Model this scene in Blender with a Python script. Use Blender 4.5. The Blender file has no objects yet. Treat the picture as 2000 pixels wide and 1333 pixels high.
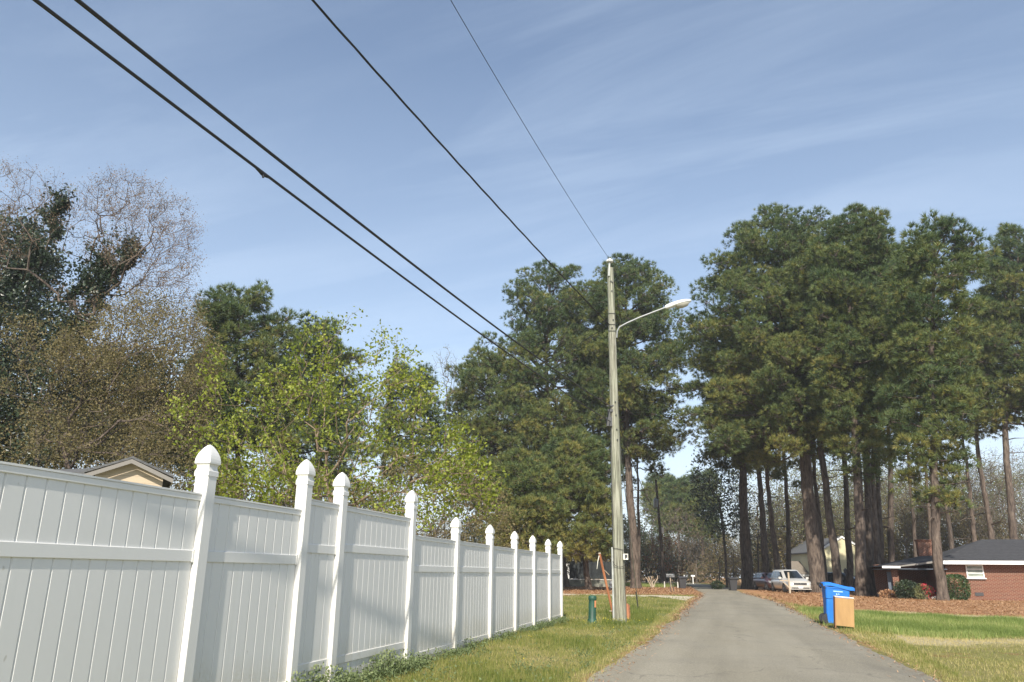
import bpy, math, random
import numpy as np
from mathutils import Vector, Matrix
rad = math.radians
SC = bpy.context.scene
COL = SC.collection
# ------------------------------------------------------------------ camera
EYE = 1.25
PITCH, ROLL, FPX = 16.8, -0.6, 1500.0
_p, _r = rad(PITCH), rad(ROLL)
FWD = np.array([0, math.cos(_p), math.sin(_p)]); _u = np.array([0, -math.sin(_p), math.cos(_p)]); _x = np.array([1.0, 0, 0])
CUP = _u*math.cos(_r)+_x*math.sin(_r); CRT = _x*math.cos(_r)-_u*math.sin(_r)
cam = bpy.data.cameras.new("camera"); camo = bpy.data.objects.new("camera", cam); COL.objects.link(camo)
cam.sensor_width = 36; cam.lens = 27; cam.clip_start = 0.05; cam.clip_end = 3000
m = Matrix([[CRT[0], CUP[0], -FWD[0], 0], [CRT[1], CUP[1], -FWD[1], 0], [CRT[2], CUP[2], -FWD[2], EYE], [0, 0, 0, 1]])
camo.matrix_world = m; SC.camera = camo
# ------------------------------------------------------------------ world and sun
SUN_AZ, SUN_EL = 186.5, 38.0
W_ = bpy.data.worlds.new("World"); SC.world = W_; W_.use_nodes = True
nt = W_.node_tree; nt.nodes.clear()
def N(t, typ, **kw):
    n = t.nodes.new(typ)
    for k, v in kw.items():
        if k in n.inputs.keys() if isinstance(k, str) else False: n.inputs[k].default_value = v
        else: setattr(n, k, v)
    return n
sky = N(nt, 'ShaderNodeTexSky', sky_type='NISHITA', sun_disc=False, sun_elevation=rad(SUN_EL), sun_rotation=rad(SUN_AZ),
        altitude=50, air_density=1.0, dust_density=1.3, ozone_density=1.0)
tc = N(nt, 'ShaderNodeTexCoord'); sep = N(nt, 'ShaderNodeSeparateXYZ'); nt.links.new(tc.outputs['Generated'], sep.inputs[0])
def math_(t, op, a, b=None, c=None):
    n = t.nodes.new('ShaderNodeMath'); n.operation = op
    for i, v in enumerate((a, b, c)):
        if v is None: continue
        if isinstance(v, (int, float)): n.inputs[i].default_value = v
        else: t.links.new(v, n.inputs[i])
    return n.outputs[0]
zz = math_(nt, 'ADD', math_(nt, 'MAXIMUM', sep.outputs[2], 0.0), 0.12)
cx = math_(nt, 'DIVIDE', sep.outputs[0], zz); cy = math_(nt, 'DIVIDE', sep.outputs[1], zz)
cmb = N(nt, 'ShaderNodeCombineXYZ'); nt.links.new(cx, cmb.inputs[0]); nt.links.new(cy, cmb.inputs[1])
mp = N(nt, 'ShaderNodeMapping'); mp.inputs['Scale'].default_value = (0.42, 2.1, 1)
mp0 = N(nt, 'ShaderNodeMapping'); mp0.inputs['Rotation'].default_value = (0, 0, rad(22)); nt.links.new(cmb.outputs[0], mp0.inputs[0]); nt.links.new(mp0.outputs[0], mp.inputs[0])
def noise(t, vec, scale, detail=6, rough=0.55, dist=0.0):
    n = t.nodes.new('ShaderNodeTexNoise'); n.inputs['Scale'].default_value = scale; n.inputs['Detail'].default_value = detail
    n.inputs['Roughness'].default_value = rough; n.inputs['Distortion'].default_value = dist
    if vec is not None: t.links.new(vec, n.inputs['Vector'])
    return n.outputs['Fac']
def ramp(t, fac, stops, interp='LINEAR'):
    n = t.nodes.new('ShaderNodeValToRGB'); n.color_ramp.interpolation = interp
    els = n.color_ramp.elements
    while len(els) < len(stops): els.new(0.5)
    for e, (p, c) in zip(els, stops):
        e.position = p
        e.color = (c, c, c, 1) if isinstance(c, (int, float)) else (c[0], c[1], c[2], 1)
    if fac is not None: t.links.new(fac, n.inputs[0])
    return n.outputs[0]
cl1 = noise(nt, mp.outputs[0], 1.3, 8, 0.6, 0.5)
cl2 = noise(nt, cmb.outputs[0], 0.7, 3, 0.5)
cf = math_(nt, 'MULTIPLY', ramp(nt, cl1, [(0.46, 0), (0.80, 1)]), ramp(nt, cl2, [(0.38, 0.1), (0.62, 1)]))
cf = math_(nt, 'ADD', math_(nt, 'MULTIPLY', cf, 0.42), 0.04)
mixc = N(nt, 'ShaderNodeMixRGB'); mixc.inputs[2].default_value = (6.3, 6.9, 7.8, 1)
nt.links.new(cf, mixc.inputs[0]); nt.links.new(sky.outputs[0], mixc.inputs[1])
hz = ramp(nt, sep.outputs[2], [(0.0, 0.85), (0.10, 0.6), (0.28, 0.24), (0.6, 0.05)])
mixh = N(nt, 'ShaderNodeMixRGB'); mixh.inputs[2].default_value = (6.6, 7.0, 7.6, 1); nt.links.new(hz, mixh.inputs[0]); nt.links.new(mixc.outputs[0], mixh.inputs[1]); mixc = mixh
mixt = N(nt, 'ShaderNodeMixRGB', blend_type='MULTIPLY'); mixt.inputs[0].default_value = 1; mixt.inputs[2].default_value = (0.97, 1.03, 1.07, 1); nt.links.new(mixc.outputs[0], mixt.inputs[1]); mixc = mixt
bg = N(nt, 'ShaderNodeBackground'); bg.inputs[1].default_value = 0.108
nt.links.new(mixc.outputs[0], bg.inputs[0])
wo = N(nt, 'ShaderNodeOutputWorld'); nt.links.new(bg.outputs[0], wo.inputs[0])
sl = bpy.data.lights.new("sun", 'SUN'); sl.energy = 5.0; sl.angle = rad(0.5); sl.color = (1.0, 0.93, 0.82)
so = bpy.data.objects.new("sun", sl); COL.objects.link(so)
sd = -Vector((math.sin(rad(SUN_AZ))*math.cos(rad(SUN_EL)), math.cos(rad(SUN_AZ))*math.cos(rad(SUN_EL)), math.sin(rad(SUN_EL))))
so.rotation_euler = sd.to_track_quat('-Z', 'Y').to_euler()
SC.view_settings.view_transform = 'Standard'; SC.view_settings.look = 'None'; SC.view_settings.exposure = 0.56; SC.view_settings.gamma = 1
SC.render.engine = 'CYCLES'
SC.cycles.max_bounces = 5; SC.cycles.diffuse_bounces = 3; SC.cycles.transparent_max_bounces = 6; SC.cycles.glossy_bounces = 2
# ------------------------------------------------------------------ measuring the place from the photograph
def ray(x, y): return FWD+CRT*(x-1000)/FPX-CUP*(y-666.5)/FPX
def at(x, y, Y):
    r = ray(x, y); return np.array([0, 0, EYE])+r*(Y/r[1])
def gp(x, y):
    r = ray(x, y); P = np.array([0, 0, EYE])-r*(EYE/r[2]); P[2] = 0; return P
# ------------------------------------------------------------------ materials
MATS = {}
def mat(name, base, rough=0.7, metal=0.0, spec=0.5, build=None, **kw):
    mt = bpy.data.materials.new(name); mt.use_nodes = True
    t = mt.node_tree; b = t.nodes['Principled BSDF']
    b.inputs['Base Color'].default_value = (*base, 1); b.inputs['Roughness'].default_value = rough; b.inputs['Metallic'].default_value = metal
    b.inputs['Specular IOR Level'].default_value = spec
    for k, v in kw.items(): b.inputs[k.replace('_', ' ')].default_value = v
    if build: build(t, b)
    MATS[name] = mt; return mt
def ocoord(t): return t.nodes.new('ShaderNodeTexCoord').outputs['Object']
def mapping(t, vec, sc=(1, 1, 1), rot=(0, 0, 0)):
    n = t.nodes.new('ShaderNodeMapping'); n.inputs['Scale'].default_value = sc; n.inputs['Rotation'].default_value = rot
    t.links.new(vec, n.inputs[0]); return n.outputs[0]
def bump(t, b, h, strength=0.3, dist=0.02):
    n = t.nodes.new('ShaderNodeBump'); n.inputs['Strength'].default_value = strength; n.inputs['Distance'].default_value = dist
    t.links.new(h, n.inputs['Height']); t.links.new(n.outputs[0], b.inputs['Normal'])
def mixrgb(t, f, a, c, mode='MIX'):
    n = t.nodes.new('ShaderNodeMixRGB'); n.blend_type = mode
    for i, v in enumerate((f, a, c)):
        if isinstance(v, (int, float)): n.inputs[i].default_value = v if i == 0 else (v, v, v, 1)
        elif isinstance(v, tuple): n.inputs[i].default_value = (*v, 1)
        else: t.links.new(v, n.inputs[i])
    return n.outputs[0]
def noisy(c1, c2, scale, sc=(1, 1, 1), bmp=0.0, bd=0.02, lo=0.35, hi=0.65, detail=6):
    def f(t, b):
        v = mapping(t, ocoord(t), sc); n = noise(t, v, scale, detail)
        t.links.new(ramp(t, n, [(lo, c1), (hi, c2)]), b.inputs['Base Color'])
        if bmp: bump(t, b, n, bmp, bd)
    return f
def attr(t, name):
    n = t.nodes.new('ShaderNodeAttribute'); n.attribute_name = name; return n.outputs['Fac']
def leafmat(name, stops, trans=0.3, rough=0.6, gloss=0.25):
    mt = bpy.data.materials.new(name); mt.use_nodes = True; t = mt.node_tree; t.nodes.clear()
    col = ramp(t, attr(t, 'tint'), stops)
    d = t.nodes.new('ShaderNodeBsdfPrincipled'); d.inputs['Roughness'].default_value = rough; d.inputs['Specular IOR Level'].default_value = gloss
    tr = t.nodes.new('ShaderNodeBsdfTranslucent'); mx = t.nodes.new('ShaderNodeMixShader'); o = t.nodes.new('ShaderNodeOutputMaterial')
    mx.inputs[0].default_value = trans
    t.links.new(col, d.inputs['Base Color']); t.links.new(mixrgb(t, 1.0, col, (1.3, 1.25, 0.7), 'MULTIPLY'), tr.inputs[0])
    t.links.new(d.outputs[0], mx.inputs[1]); t.links.new(tr.outputs[0], mx.inputs[2]); t.links.new(mx.outputs[0], o.inputs[0])
    MATS[name] = mt; return mt
def vinyl_f(t, b):
    oc = ocoord(t)
    n1 = noise(t, mapping(t, oc, (3, 3, 0.5)), 1.5, 5); n2 = noise(t, oc, 40, 3)
    sepz = t.nodes.new('ShaderNodeSeparateXYZ'); t.links.new(oc, sepz.inputs[0])
    nz = math_(t, 'ADD', sepz.outputs[2], math_(t, 'MULTIPLY', n1, -0.5))
    grime = ramp(t, nz, [(0.0, 0.75), (0.28, 0.0)])            # splashed soil along the foot of the fence
    base = mixrgb(t, ramp(t, n1, [(0.3, 0.0), (0.8, 0.35)]), (0.69, 0.685, 0.655), (0.61, 0.605, 0.575))
    specks = ramp(t, noise(t, mapping(t, oc, (1, 1, 0.6)), 17, 2), [(0.75, 0.0), (0.79, 0.6)])
    run = math_(t, 'MULTIPLY', ramp(t, noise(t, mapping(t, oc, (14, 14, 0.25)), 1.6, 4, 0.6), [(0.5, 0.0), (0.75, 0.35)]), ramp(t, noise(t, oc, 0.8, 3), [(0.4, 0.0), (0.65, 1.0)]))
    base = mixrgb(t, run, base, (0.52, 0.53, 0.46))
    base = mixrgb(t, specks, base, (0.42, 0.40, 0.34))
    t.links.new(mixrgb(t, math_(t, 'MULTIPLY', grime, ramp(t, n2, [(0.35, 0.2), (0.7, 0.8)])), base, (0.50, 0.45, 0.34)), b.inputs['Base Color'])
mat('vinyl', (0.82, 0.82, 0.80), 0.45, spec=0.4, build=vinyl_f)
def pole_f(t, b):
    oc = ocoord(t); n = noise(t, mapping(t, oc, (9, 9, 0.35)), 3.0, 8, 0.6); n2 = noise(t, mapping(t, oc, (13, 13, 0.5)), 2.0, 6, 0.75)
    c = ramp(t, n, [(0.34, (0.085, 0.082, 0.06)), (0.48, (0.205, 0.20, 0.15)), (0.62, (0.34, 0.335, 0.265))])
    c = mixrgb(t, ramp(t, n2, [(0.38, 0.9), (0.49, 0.0)]), c, (0.07, 0.06, 0.045))
    c = mixrgb(t, ramp(t, noise(t, oc, 0.9, 3), [(0.45, 0.0), (0.7, 0.35)]), c, (0.30, 0.34, 0.24))
    t.links.new(c, b.inputs['Base Color']); bump(t, b, n2, 0.6, 0.012)
mat('pole_wood', (0.4, 0.37, 0.28), 0.9, build=pole_f)
def asphalt_f(t, b):
    oc = ocoord(t); n = noise(t, oc, 60, 4, 0.8); n2 = noise(t, mapping(t, oc, (0.5, 0.12, 1), (0, 0, rad(16))), 2.2, 6, 0.6); n3 = noise(t, oc, 0.35, 4); n5 = noise(t, oc, 9, 5, 0.75)
    c = ramp(t, n, [(0.3, (0.175, 0.158, 0.118)), (0.55, (0.258, 0.235, 0.18)), (0.75, (0.36, 0.33, 0.26))])
    c = mixrgb(t, ramp(t, n2, [(0.35, 0.0), (0.7, 0.5)]), c, (0.28, 0.26, 0.21))
    c = mixrgb(t, ramp(t, n3, [(0.5, 0.0), (0.68, 0.45)]), c, (0.17, 0.157, 0.13))
    c = mixrgb(t, ramp(t, n5, [(0.6, 0.0), (0.75, 0.4)]), c, (0.33, 0.305, 0.25))
    tr_ = noise(t, mapping(t, mapping(t, oc, (1, 1, 1), (0, 0, rad(15))), (0.95, 0.05, 1)), 1.0, 4, 0.6)
    c = mixrgb(t, 0.6, c, ramp(t, tr_, [(0.38, 0.80), (0.62, 1.14)]), 'MULTIPLY')
    sp = ramp(t, noise(t, oc, 3.3, 3, 0.5), [(0.68, 0.0), (0.72, 0.35)])
    c = mixrgb(t, sp, c, (0.12, 0.11, 0.09))
    agg = t.nodes.new('ShaderNodeTexVoronoi'); agg.inputs['Scale'].default_value = 38; t.links.new(oc, agg.inputs['Vector'])
    c = mixrgb(t, 0.5, c, ramp(t, agg.outputs['Distance'], [(0.1, 1.25), (0.6, 0.75)]), 'MULTIPLY')
    pt = ramp(t, noise(t, mapping(t, oc, (0.9, 0.35, 1), (0, 0, rad(14))), 0.9, 3, 0.5), [(0.62, 0.0), (0.66, 0.3)], 'LINEAR')
    c = mixrgb(t, pt, c, (0.135, 0.125, 0.105))
    v = t.nodes.new('ShaderNodeTexVoronoi'); v.feature = 'DISTANCE_TO_EDGE'; v.inputs['Scale'].default_value = 0.38
    vm = t.nodes.new('ShaderNodeVectorMath'); vm.operation = 'ADD'; t.links.new(oc, vm.inputs[0])
    nn = t.nodes.new('ShaderNodeTexNoise'); nn.inputs['Scale'].default_value = 1.4; nn.inputs['Detail'].default_value = 5; t.links.new(oc, nn.inputs[0])
    t.links.new(nn.outputs['Color'], vm.inputs[1]); t.links.new(vm.outputs[0], v.inputs['Vector'])
    ck = ramp(t, v.outputs['Distance'], [(0.0, 0.45), (0.009, 0.0)])
    ck = math_(t, 'MULTIPLY', ck, ramp(t, noise(t, oc, 0.5, 2), [(0.42, 0.0), (0.55, 1.0)]))
    c = mixrgb(t, ck, c, (0.06, 0.057, 0.052))
    t.links.new(c, b.inputs['Base Color']); bump(t, b, n, 0.5, 0.006)
mat('asphalt', (0.2, 0.19, 0.17), 0.95, spec=0.25, build=asphalt_f)
def ground_f(t, b):
    oc = ocoord(t)
    n1 = noise(t, oc, 1.1, 6, 0.65); n2 = noise(t, oc, 14, 5, 0.75); n3 = noise(t, oc, 0.22, 4); n4 = noise(t, mapping(t, oc, (1, 1, 1)), 45, 3, 0.8)
    ed = math_(t, 'MULTIPLY', math_(t, 'SUBTRACT', math_(t, 'ADD', n1, math_(t, 'MULTIPLY', n2, 0.6)), 0.8), 1.1)
    def mask(a, w=0.2):
        v = math_(t, 'ADD', attr(t, a), ed); return ramp(t, v, [(0.5-w, 0.0), (0.5+w, 1.0)])
    g = ramp(t, n2, [(0.28, (0.095, 0.10, 0.030)), (0.5, (0.19, 0.185, 0.062)), (0.72, (0.30, 0.27, 0.11))])
    g = mixrgb(t, ramp(t, n1, [(0.42, 0.0), (0.68, 0.65)]), g, (0.28, 0.23, 0.11))
    g = mixrgb(t, ramp(t, noise(t, oc, 0.9, 4), [(0.60, 0.0), (0.70, 0.6)]), g, (0.21, 0.105, 0.05))
    st = ramp(t, n4, [(0.25, (0.20, 0.10, 0.05)), (0.5, (0.36, 0.195, 0.10)), (0.75, (0.50, 0.31, 0.175))])
    st = mixrgb(t, ramp(t, n3, [(0.45, 0.0), (0.65, 0.5)]), st, (0.40, 0.24, 0.12))
    tn = ramp(t, n2, [(0.3, (0.28, 0.235, 0.13)), (0.6, (0.44, 0.38, 0.24)), (0.8, (0.54, 0.48, 0.33))])
    lu = ramp(t, n2, [(0.28, (0.11, 0.135, 0.04)), (0.55, (0.21, 0.235, 0.08)), (0.8, (0.33, 0.31, 0.13))])
    c = mixrgb(t, mask('lush'), g, lu); c = mixrgb(t, mask('tan'), c, tn); c = mixrgb(t, mask('straw'), c, st)
    t.links.new(c, b.inputs['Base Color']); bump(t, b, n2, 0.8, 0.05)
mat('soil_grass', (0.12, 0.12, 0.05), 1.0, spec=0.1, build=ground_f)
def bark_f(t, b, c0, c1, c2, s):
    oc = ocoord(t); v = mapping(t, oc, (2.4, 2.4, 0.55)); n = noise(t, v, s*1.4, 7, 0.65); n2 = noise(t, oc, 0.6, 3)
    c = ramp(t, n, [(0.34, c0), (0.5, c1), (0.68, c2)])
    c = mixrgb(t, ramp(t, n2, [(0.4, 0.0), (0.7, 0.4)]), c, c1)
    t.links.new(c, b.inputs['Base Color']); bump(t, b, n, 1.0, 0.06)
mat('bark_pine', (0.2, 0.15, 0.12), 0.95, spec=0.15, build=lambda t, b: bark_f(t, b, (0.034, 0.027, 0.023), (0.104, 0.081, 0.066), (0.19, 0.152, 0.12), 2.2))
mat('bark_dark', (0.1, 0.08, 0.07), 0.95, spec=0.15, build=lambda t, b: bark_f(t, b, (0.030, 0.025, 0.022), (0.085, 0.068, 0.056), (0.15, 0.12, 0.095), 2.2))
mat('bark_grey', (0.2, 0.17, 0.14), 0.9, spec=0.15, build=lambda t, b: bark_f(t, b, (0.065, 0.053, 0.042), (0.125, 0.105, 0.083), (0.20, 0.172, 0.138), 4))
mat('bark_tan', (0.3, 0.22, 0.15), 0.9, spec=0.15, build=lambda t, b: bark_f(t, b, (0.11, 0.08, 0.055), (0.24, 0.18, 0.125), (0.36, 0.28, 0.20), 8))
# leaves and needles (base colours; the tint attribute is the clump's own hue)
leafmat('needles', [(0.0, (0.055, 0.092, 0.038)), (0.4, (0.110, 0.148, 0.047)), (0.75, (0.185, 0.19, 0.050)), (1.0, (0.26, 0.23, 0.066))], 0.18, 0.5, 0.3)
leafmat('pine_catkin', [(0.0, (0.17, 0.11, 0.035)), (1.0, (0.30, 0.21, 0.06))], 0.1)
leafmat('lime_leaf', [(0.0, (0.085, 0.12, 0.018)), (0.5, (0.20, 0.245, 0.033)), (1.0, (0.40, 0.42, 0.07))], 0.42, 0.45, 0.4)
leafmat('olive_leaf', [(0.0, (0.075, 0.074, 0.03)), (0.5, (0.155, 0.132, 0.058)), (1.0, (0.25, 0.195, 0.095))], 0.3)
leafmat('bud_red', [(0.0, (0.12, 0.08, 0.045)), (0.5, (0.20, 0.135, 0.08)), (1.0, (0.30, 0.22, 0.14))], 0.25)
leafmat('dark_leaf', [(0.0, (0.012, 0.022, 0.012)), (0.5, (0.026, 0.044, 0.018)), (1.0, (0.055, 0.075, 0.028))], 0.12, 0.4, 0.5)
leafmat('box_leaf', [(0.0, (0.020, 0.046, 0.016)), (0.5, (0.045, 0.085, 0.026)), (1.0, (0.10, 0.15, 0.05))], 0.15, 0.35, 0.5)
leafmat('pale_leaf', [(0.0, (0.10, 0.115, 0.045)), (0.5, (0.175, 0.19, 0.08)), (1.0, (0.28, 0.28, 0.14))], 0.4)
leafmat('dry_leaf', [(0.0, (0.085, 0.060, 0.038)), (0.5, (0.16, 0.115, 0.070)), (1.0, (0.25, 0.19, 0.12))], 0.25)
leafmat('photinia_leaf', [(0.0, (0.06, 0.075, 0.025)), (0.5, (0.17, 0.08, 0.045)), (1.0, (0.30, 0.12, 0.075))], 0.2)
leafmat('azalea_flower', [(0.0, (0.42, 0.03, 0.06)), (1.0, (0.62, 0.07, 0.10))], 0.2)
leafmat('blossom', [(0.0, (0.62, 0.60, 0.48)), (1.0, (0.82, 0.80, 0.70))], 0.3)
leafmat('yellow_flower', [(0.0, (0.55, 0.45, 0.03)), (1.0, (0.75, 0.62, 0.06))], 0.2)
leafmat('blade_grass', [(0.0, (0.085, 0.125, 0.026)), (0.35, (0.17, 0.195, 0.045)), (0.7, (0.29, 0.27, 0.095)), (1.0, (0.46, 0.39, 0.19))], 0.3, 0.6, 0.2)
leafmat('lush_grass', [(0.0, (0.13, 0.185, 0.045)), (0.6, (0.25, 0.31, 0.095)), (1.0, (0.46, 0.43, 0.20))], 0.35, 0.55, 0.2)
leafmat('weed_leaf', [(0.0, (0.08, 0.115, 0.05)), (0.6, (0.165, 0.21, 0.095)), (1.0, (0.30, 0.34, 0.18))], 0.3)
leafmat('pine_straw', [(0.0, (0.20, 0.10, 0.05)), (0.5, (0.38, 0.21, 0.11)), (1.0, (0.55, 0.37, 0.22))], 0.1)
# made things
mat('cable_black', (0.018, 0.018, 0.020), 0.6)
mat('steel_grey', (0.30, 0.31, 0.31), 0.55, 0.4)
mat('dark_steel', (0.06, 0.06, 0.062), 0.55, 0.3)
mat('lamp_grey', (0.66, 0.66, 0.63), 0.5)
mat('lamp_lens', (0.42, 0.40, 0.34), 0.25)
mat('porcelain', (0.62, 0.62, 0.60), 0.25)
mat('conduit_grey', (0.52, 0.53, 0.50), 0.6, build=noisy((0.30, 0.31, 0.29), (0.42, 0.43, 0.40), 6))
mat('trim_brown', (0.20, 0.185, 0.165), 0.7)
mat('box_cream', (0.66, 0.64, 0.55), 0.5)
mat('white_paint', (0.78, 0.78, 0.76), 0.5, build=noisy((0.72, 0.72, 0.70), (0.82, 0.82, 0.80), 2))
mat('orange_paint', (0.5, 0.19, 0.08), 0.6, build=noisy((0.31, 0.115, 0.05), (0.48, 0.20, 0.095), 5, (1, 1, .3)))
mat('orange_label', (0.62, 0.25, 0.11), 0.6)
mat('rust', (0.25, 0.10, 0.05), 0.85, build=noisy((0.17, 0.07, 0.04), (0.33, 0.15, 0.075), 14))
mat('green_plastic', (0.012, 0.075, 0.052), 0.55, build=noisy((0.008, 0.045, 0.028), (0.016, 0.075, 0.047), 5))
mat('blue_plastic', (0.02, 0.16, 0.55), 0.42, spec=0.4, build=noisy((0.018, 0.15, 0.52), (0.024, 0.18, 0.60), 3))
mat('blue_dark', (0.012, 0.09, 0.36), 0.5)
mat('bin_mark', (0.32, 0.52, 0.80), 0.6)
mat('black_plastic', (0.02, 0.02, 0.022), 0.55)
mat('bin_charcoal', (0.035, 0.035, 0.038), 0.6)
mat('plywood_tan', (0.5, 0.3, 0.12), 0.6, build=noisy((0.32, 0.185, 0.070), (0.39, 0.235, 0.092), 3, (3, 1, .5)))
mat('laminate_white', (0.78, 0.76, 0.72), 0.4)
mat('veneer_brown', (0.30, 0.14, 0.06), 0.5)
mat('post_wood', (0.40, 0.33, 0.24), 0.9, build=noisy((0.30, 0.24, 0.17), (0.48, 0.41, 0.31), 3, (8, 8, .6), .4, .01))
def brick_f(t, b):
    oc = ocoord(t); s = t.nodes.new('ShaderNodeSeparateXYZ'); t.links.new(oc, s.inputs[0])
    c = t.nodes.new('ShaderNodeCombineXYZ'); t.links.new(math_(t, 'ADD', s.outputs[0], s.outputs[1]), c.inputs[0]); t.links.new(s.outputs[2], c.inputs[1])
    bt = t.nodes.new('ShaderNodeTexBrick'); bt.inputs['Scale'].default_value = 1.0
    bt.inputs['Brick Width'].default_value = 0.215; bt.inputs['Row Height'].default_value = 0.076; bt.inputs['Mortar Size'].default_value = 0.012
    bt.inputs['Color1'].default_value = (0.168, 0.052, 0.031, 1); bt.inputs['Color2'].default_value = (0.105, 0.032, 0.022, 1); bt.inputs['Mortar'].default_value = (0.26, 0.195, 0.145, 1)
    bt.inputs['Bias'].default_value = -0.1
    t.links.new(c.outputs[0], bt.inputs['Vector'])
    k = mixrgb(t, ramp(t, noise(t, oc, 0.8, 5), [(0.35, 0.0), (0.7, 0.4)]), bt.outputs['Color'], (0.19, 0.083, 0.052))
    t.links.new(k, b.inputs['Base Color']); bump(t, b, bt.outputs['Fac'], -0.4, 0.01)
mat('brick', (0.3, 0.09, 0.05), 0.9, spec=0.2, build=brick_f)
def shingle_f(c1, c2):
    def f(t, b):
        oc = ocoord(t); n = noise(t, mapping(t, oc, (2, 2, 6)), 2.2, 6, 0.7); n2 = noise(t, oc, 30, 2)
        c = ramp(t, n, [(0.3, c1), (0.7, c2)]); c = mixrgb(t, 0.35, c, ramp(t, n2, [(0.3, 0.5), (0.7, 1.3)]), 'MULTIPLY')
        w = t.nodes.new('ShaderNodeTexWave'); w.wave_type = 'BANDS'; w.bands_direction = 'Z'; w.inputs['Scale'].default_value = 3.2; w.inputs['Distortion'].default_value = 0.6
        w.inputs['Detail'].default_value = 1; t.links.new(oc, w.inputs[0])
        c = mixrgb(t, ramp(t, w.outputs['Fac'], [(0.0, 0.5), (0.25, 0.0)]), c, (c1[0]*.5, c1[1]*.5, c1[2]*.5))
        t.links.new(c, b.inputs['Base Color']); bump(t, b, n2, 0.5, 0.01)
    return f
mat('shingle_dark', (0.05, 0.05, 0.055), 0.95, spec=0.2, build=shingle_f((0.038, 0.039, 0.044), (0.075, 0.075, 0.080)))
mat('shingle_grey', (0.1, 0.1, 0.1), 0.95, spec=0.2, build=shingle_f((0.085, 0.088, 0.092), (0.15, 0.15, 0.15)))
mat('shingle_tan', (0.2, 0.17, 0.13), 0.95, spec=0.2, build=shingle_f((0.16, 0.14, 0.11), (0.26, 0.22, 0.18)))
def siding_f(c1, pitch):
    def f(t, b):
        oc = ocoord(t); s = t.nodes.new('ShaderNodeSeparateXYZ'); t.links.new(oc, s.inputs[0])
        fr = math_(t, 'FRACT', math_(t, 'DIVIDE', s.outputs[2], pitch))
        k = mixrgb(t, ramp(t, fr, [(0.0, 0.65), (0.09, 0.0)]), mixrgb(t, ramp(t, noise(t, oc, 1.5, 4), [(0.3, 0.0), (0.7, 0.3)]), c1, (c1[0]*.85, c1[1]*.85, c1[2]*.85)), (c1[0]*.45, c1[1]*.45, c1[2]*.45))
        t.links.new(k, b.inputs['Base Color']); bump(t, b, fr, 0.6, 0.02)
    return f
mat('siding_yellow', (0.6, 0.55, 0.36), 0.6, build=siding_f((0.62, 0.57, 0.36), 0.25))
mat('siding_tan', (0.5, 0.41, 0.30), 0.6, build=siding_f((0.52, 0.42, 0.30), 0.20))
mat('siding_white', (0.75, 0.74, 0.71), 0.6, build=siding_f((0.76, 0.75, 0.72), 0.25))
mat('window_glass', (0.10, 0.12, 0.12), 0.08, spec=0.9)
mat('blind_pale', (0.3, 0.33, 0.28), 0.4, spec=0.6, build=noisy((0.13, 0.155, 0.13), (0.34, 0.37, 0.31), 2.5, (1, 1, 4)))
mat('door_blue', (0.09, 0.11, 0.14), 0.6)
mat('car_silver', (0.60, 0.58, 0.54), 0.32, 0.25, Coat_Weight=0.6, Coat_Roughness=0.08)
mat('car_maroon', (0.085, 0.028, 0.028), 0.3, 0.2, Coat_Weight=0.6, Coat_Roughness=0.08)
mat('car_black', (0.022, 0.024, 0.03), 0.25, 0.2, Coat_Weight=0.7, Coat_Roughness=0.06)
mat('car_glass', (0.012, 0.016, 0.02), 0.06, spec=0.8)
mat('headlamp', (0.62, 0.62, 0.60), 0.12, 0.3, spec=0.9)
mat('chrome', (0.75, 0.75, 0.75), 0.15, 1.0)
mat('tyre_rubber', (0.018, 0.018, 0.018), 0.85)
mat('plate_white', (0.70, 0.72, 0.74), 0.5)
mat('mesh_screen', (0.014, 0.018, 0.02), 0.8, build=noisy((0.010, 0.013, 0.015), (0.030, 0.036, 0.036), 1.2))
mat('block_grey', (0.30, 0.30, 0.27), 0.9, build=noisy((0.12, 0.13, 0.10), (0.24, 0.24, 0.20), 2.5, bmp=.3))
mat('cap_pale', (0.55, 0.54, 0.50), 0.8, build=noisy((0.44, 0.43, 0.39), (0.62, 0.61, 0.57), 4))
mat('sand_drive', (0.5, 0.44, 0.33), 0.95, spec=0.2, build=noisy((0.36, 0.30, 0.21), (0.60, 0.54, 0.43), 3, bmp=.3))
mat('concrete', (0.42, 0.40, 0.36), 0.9, build=noisy((0.34, 0.32, 0.28), (0.48, 0.46, 0.42), 3))
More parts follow.
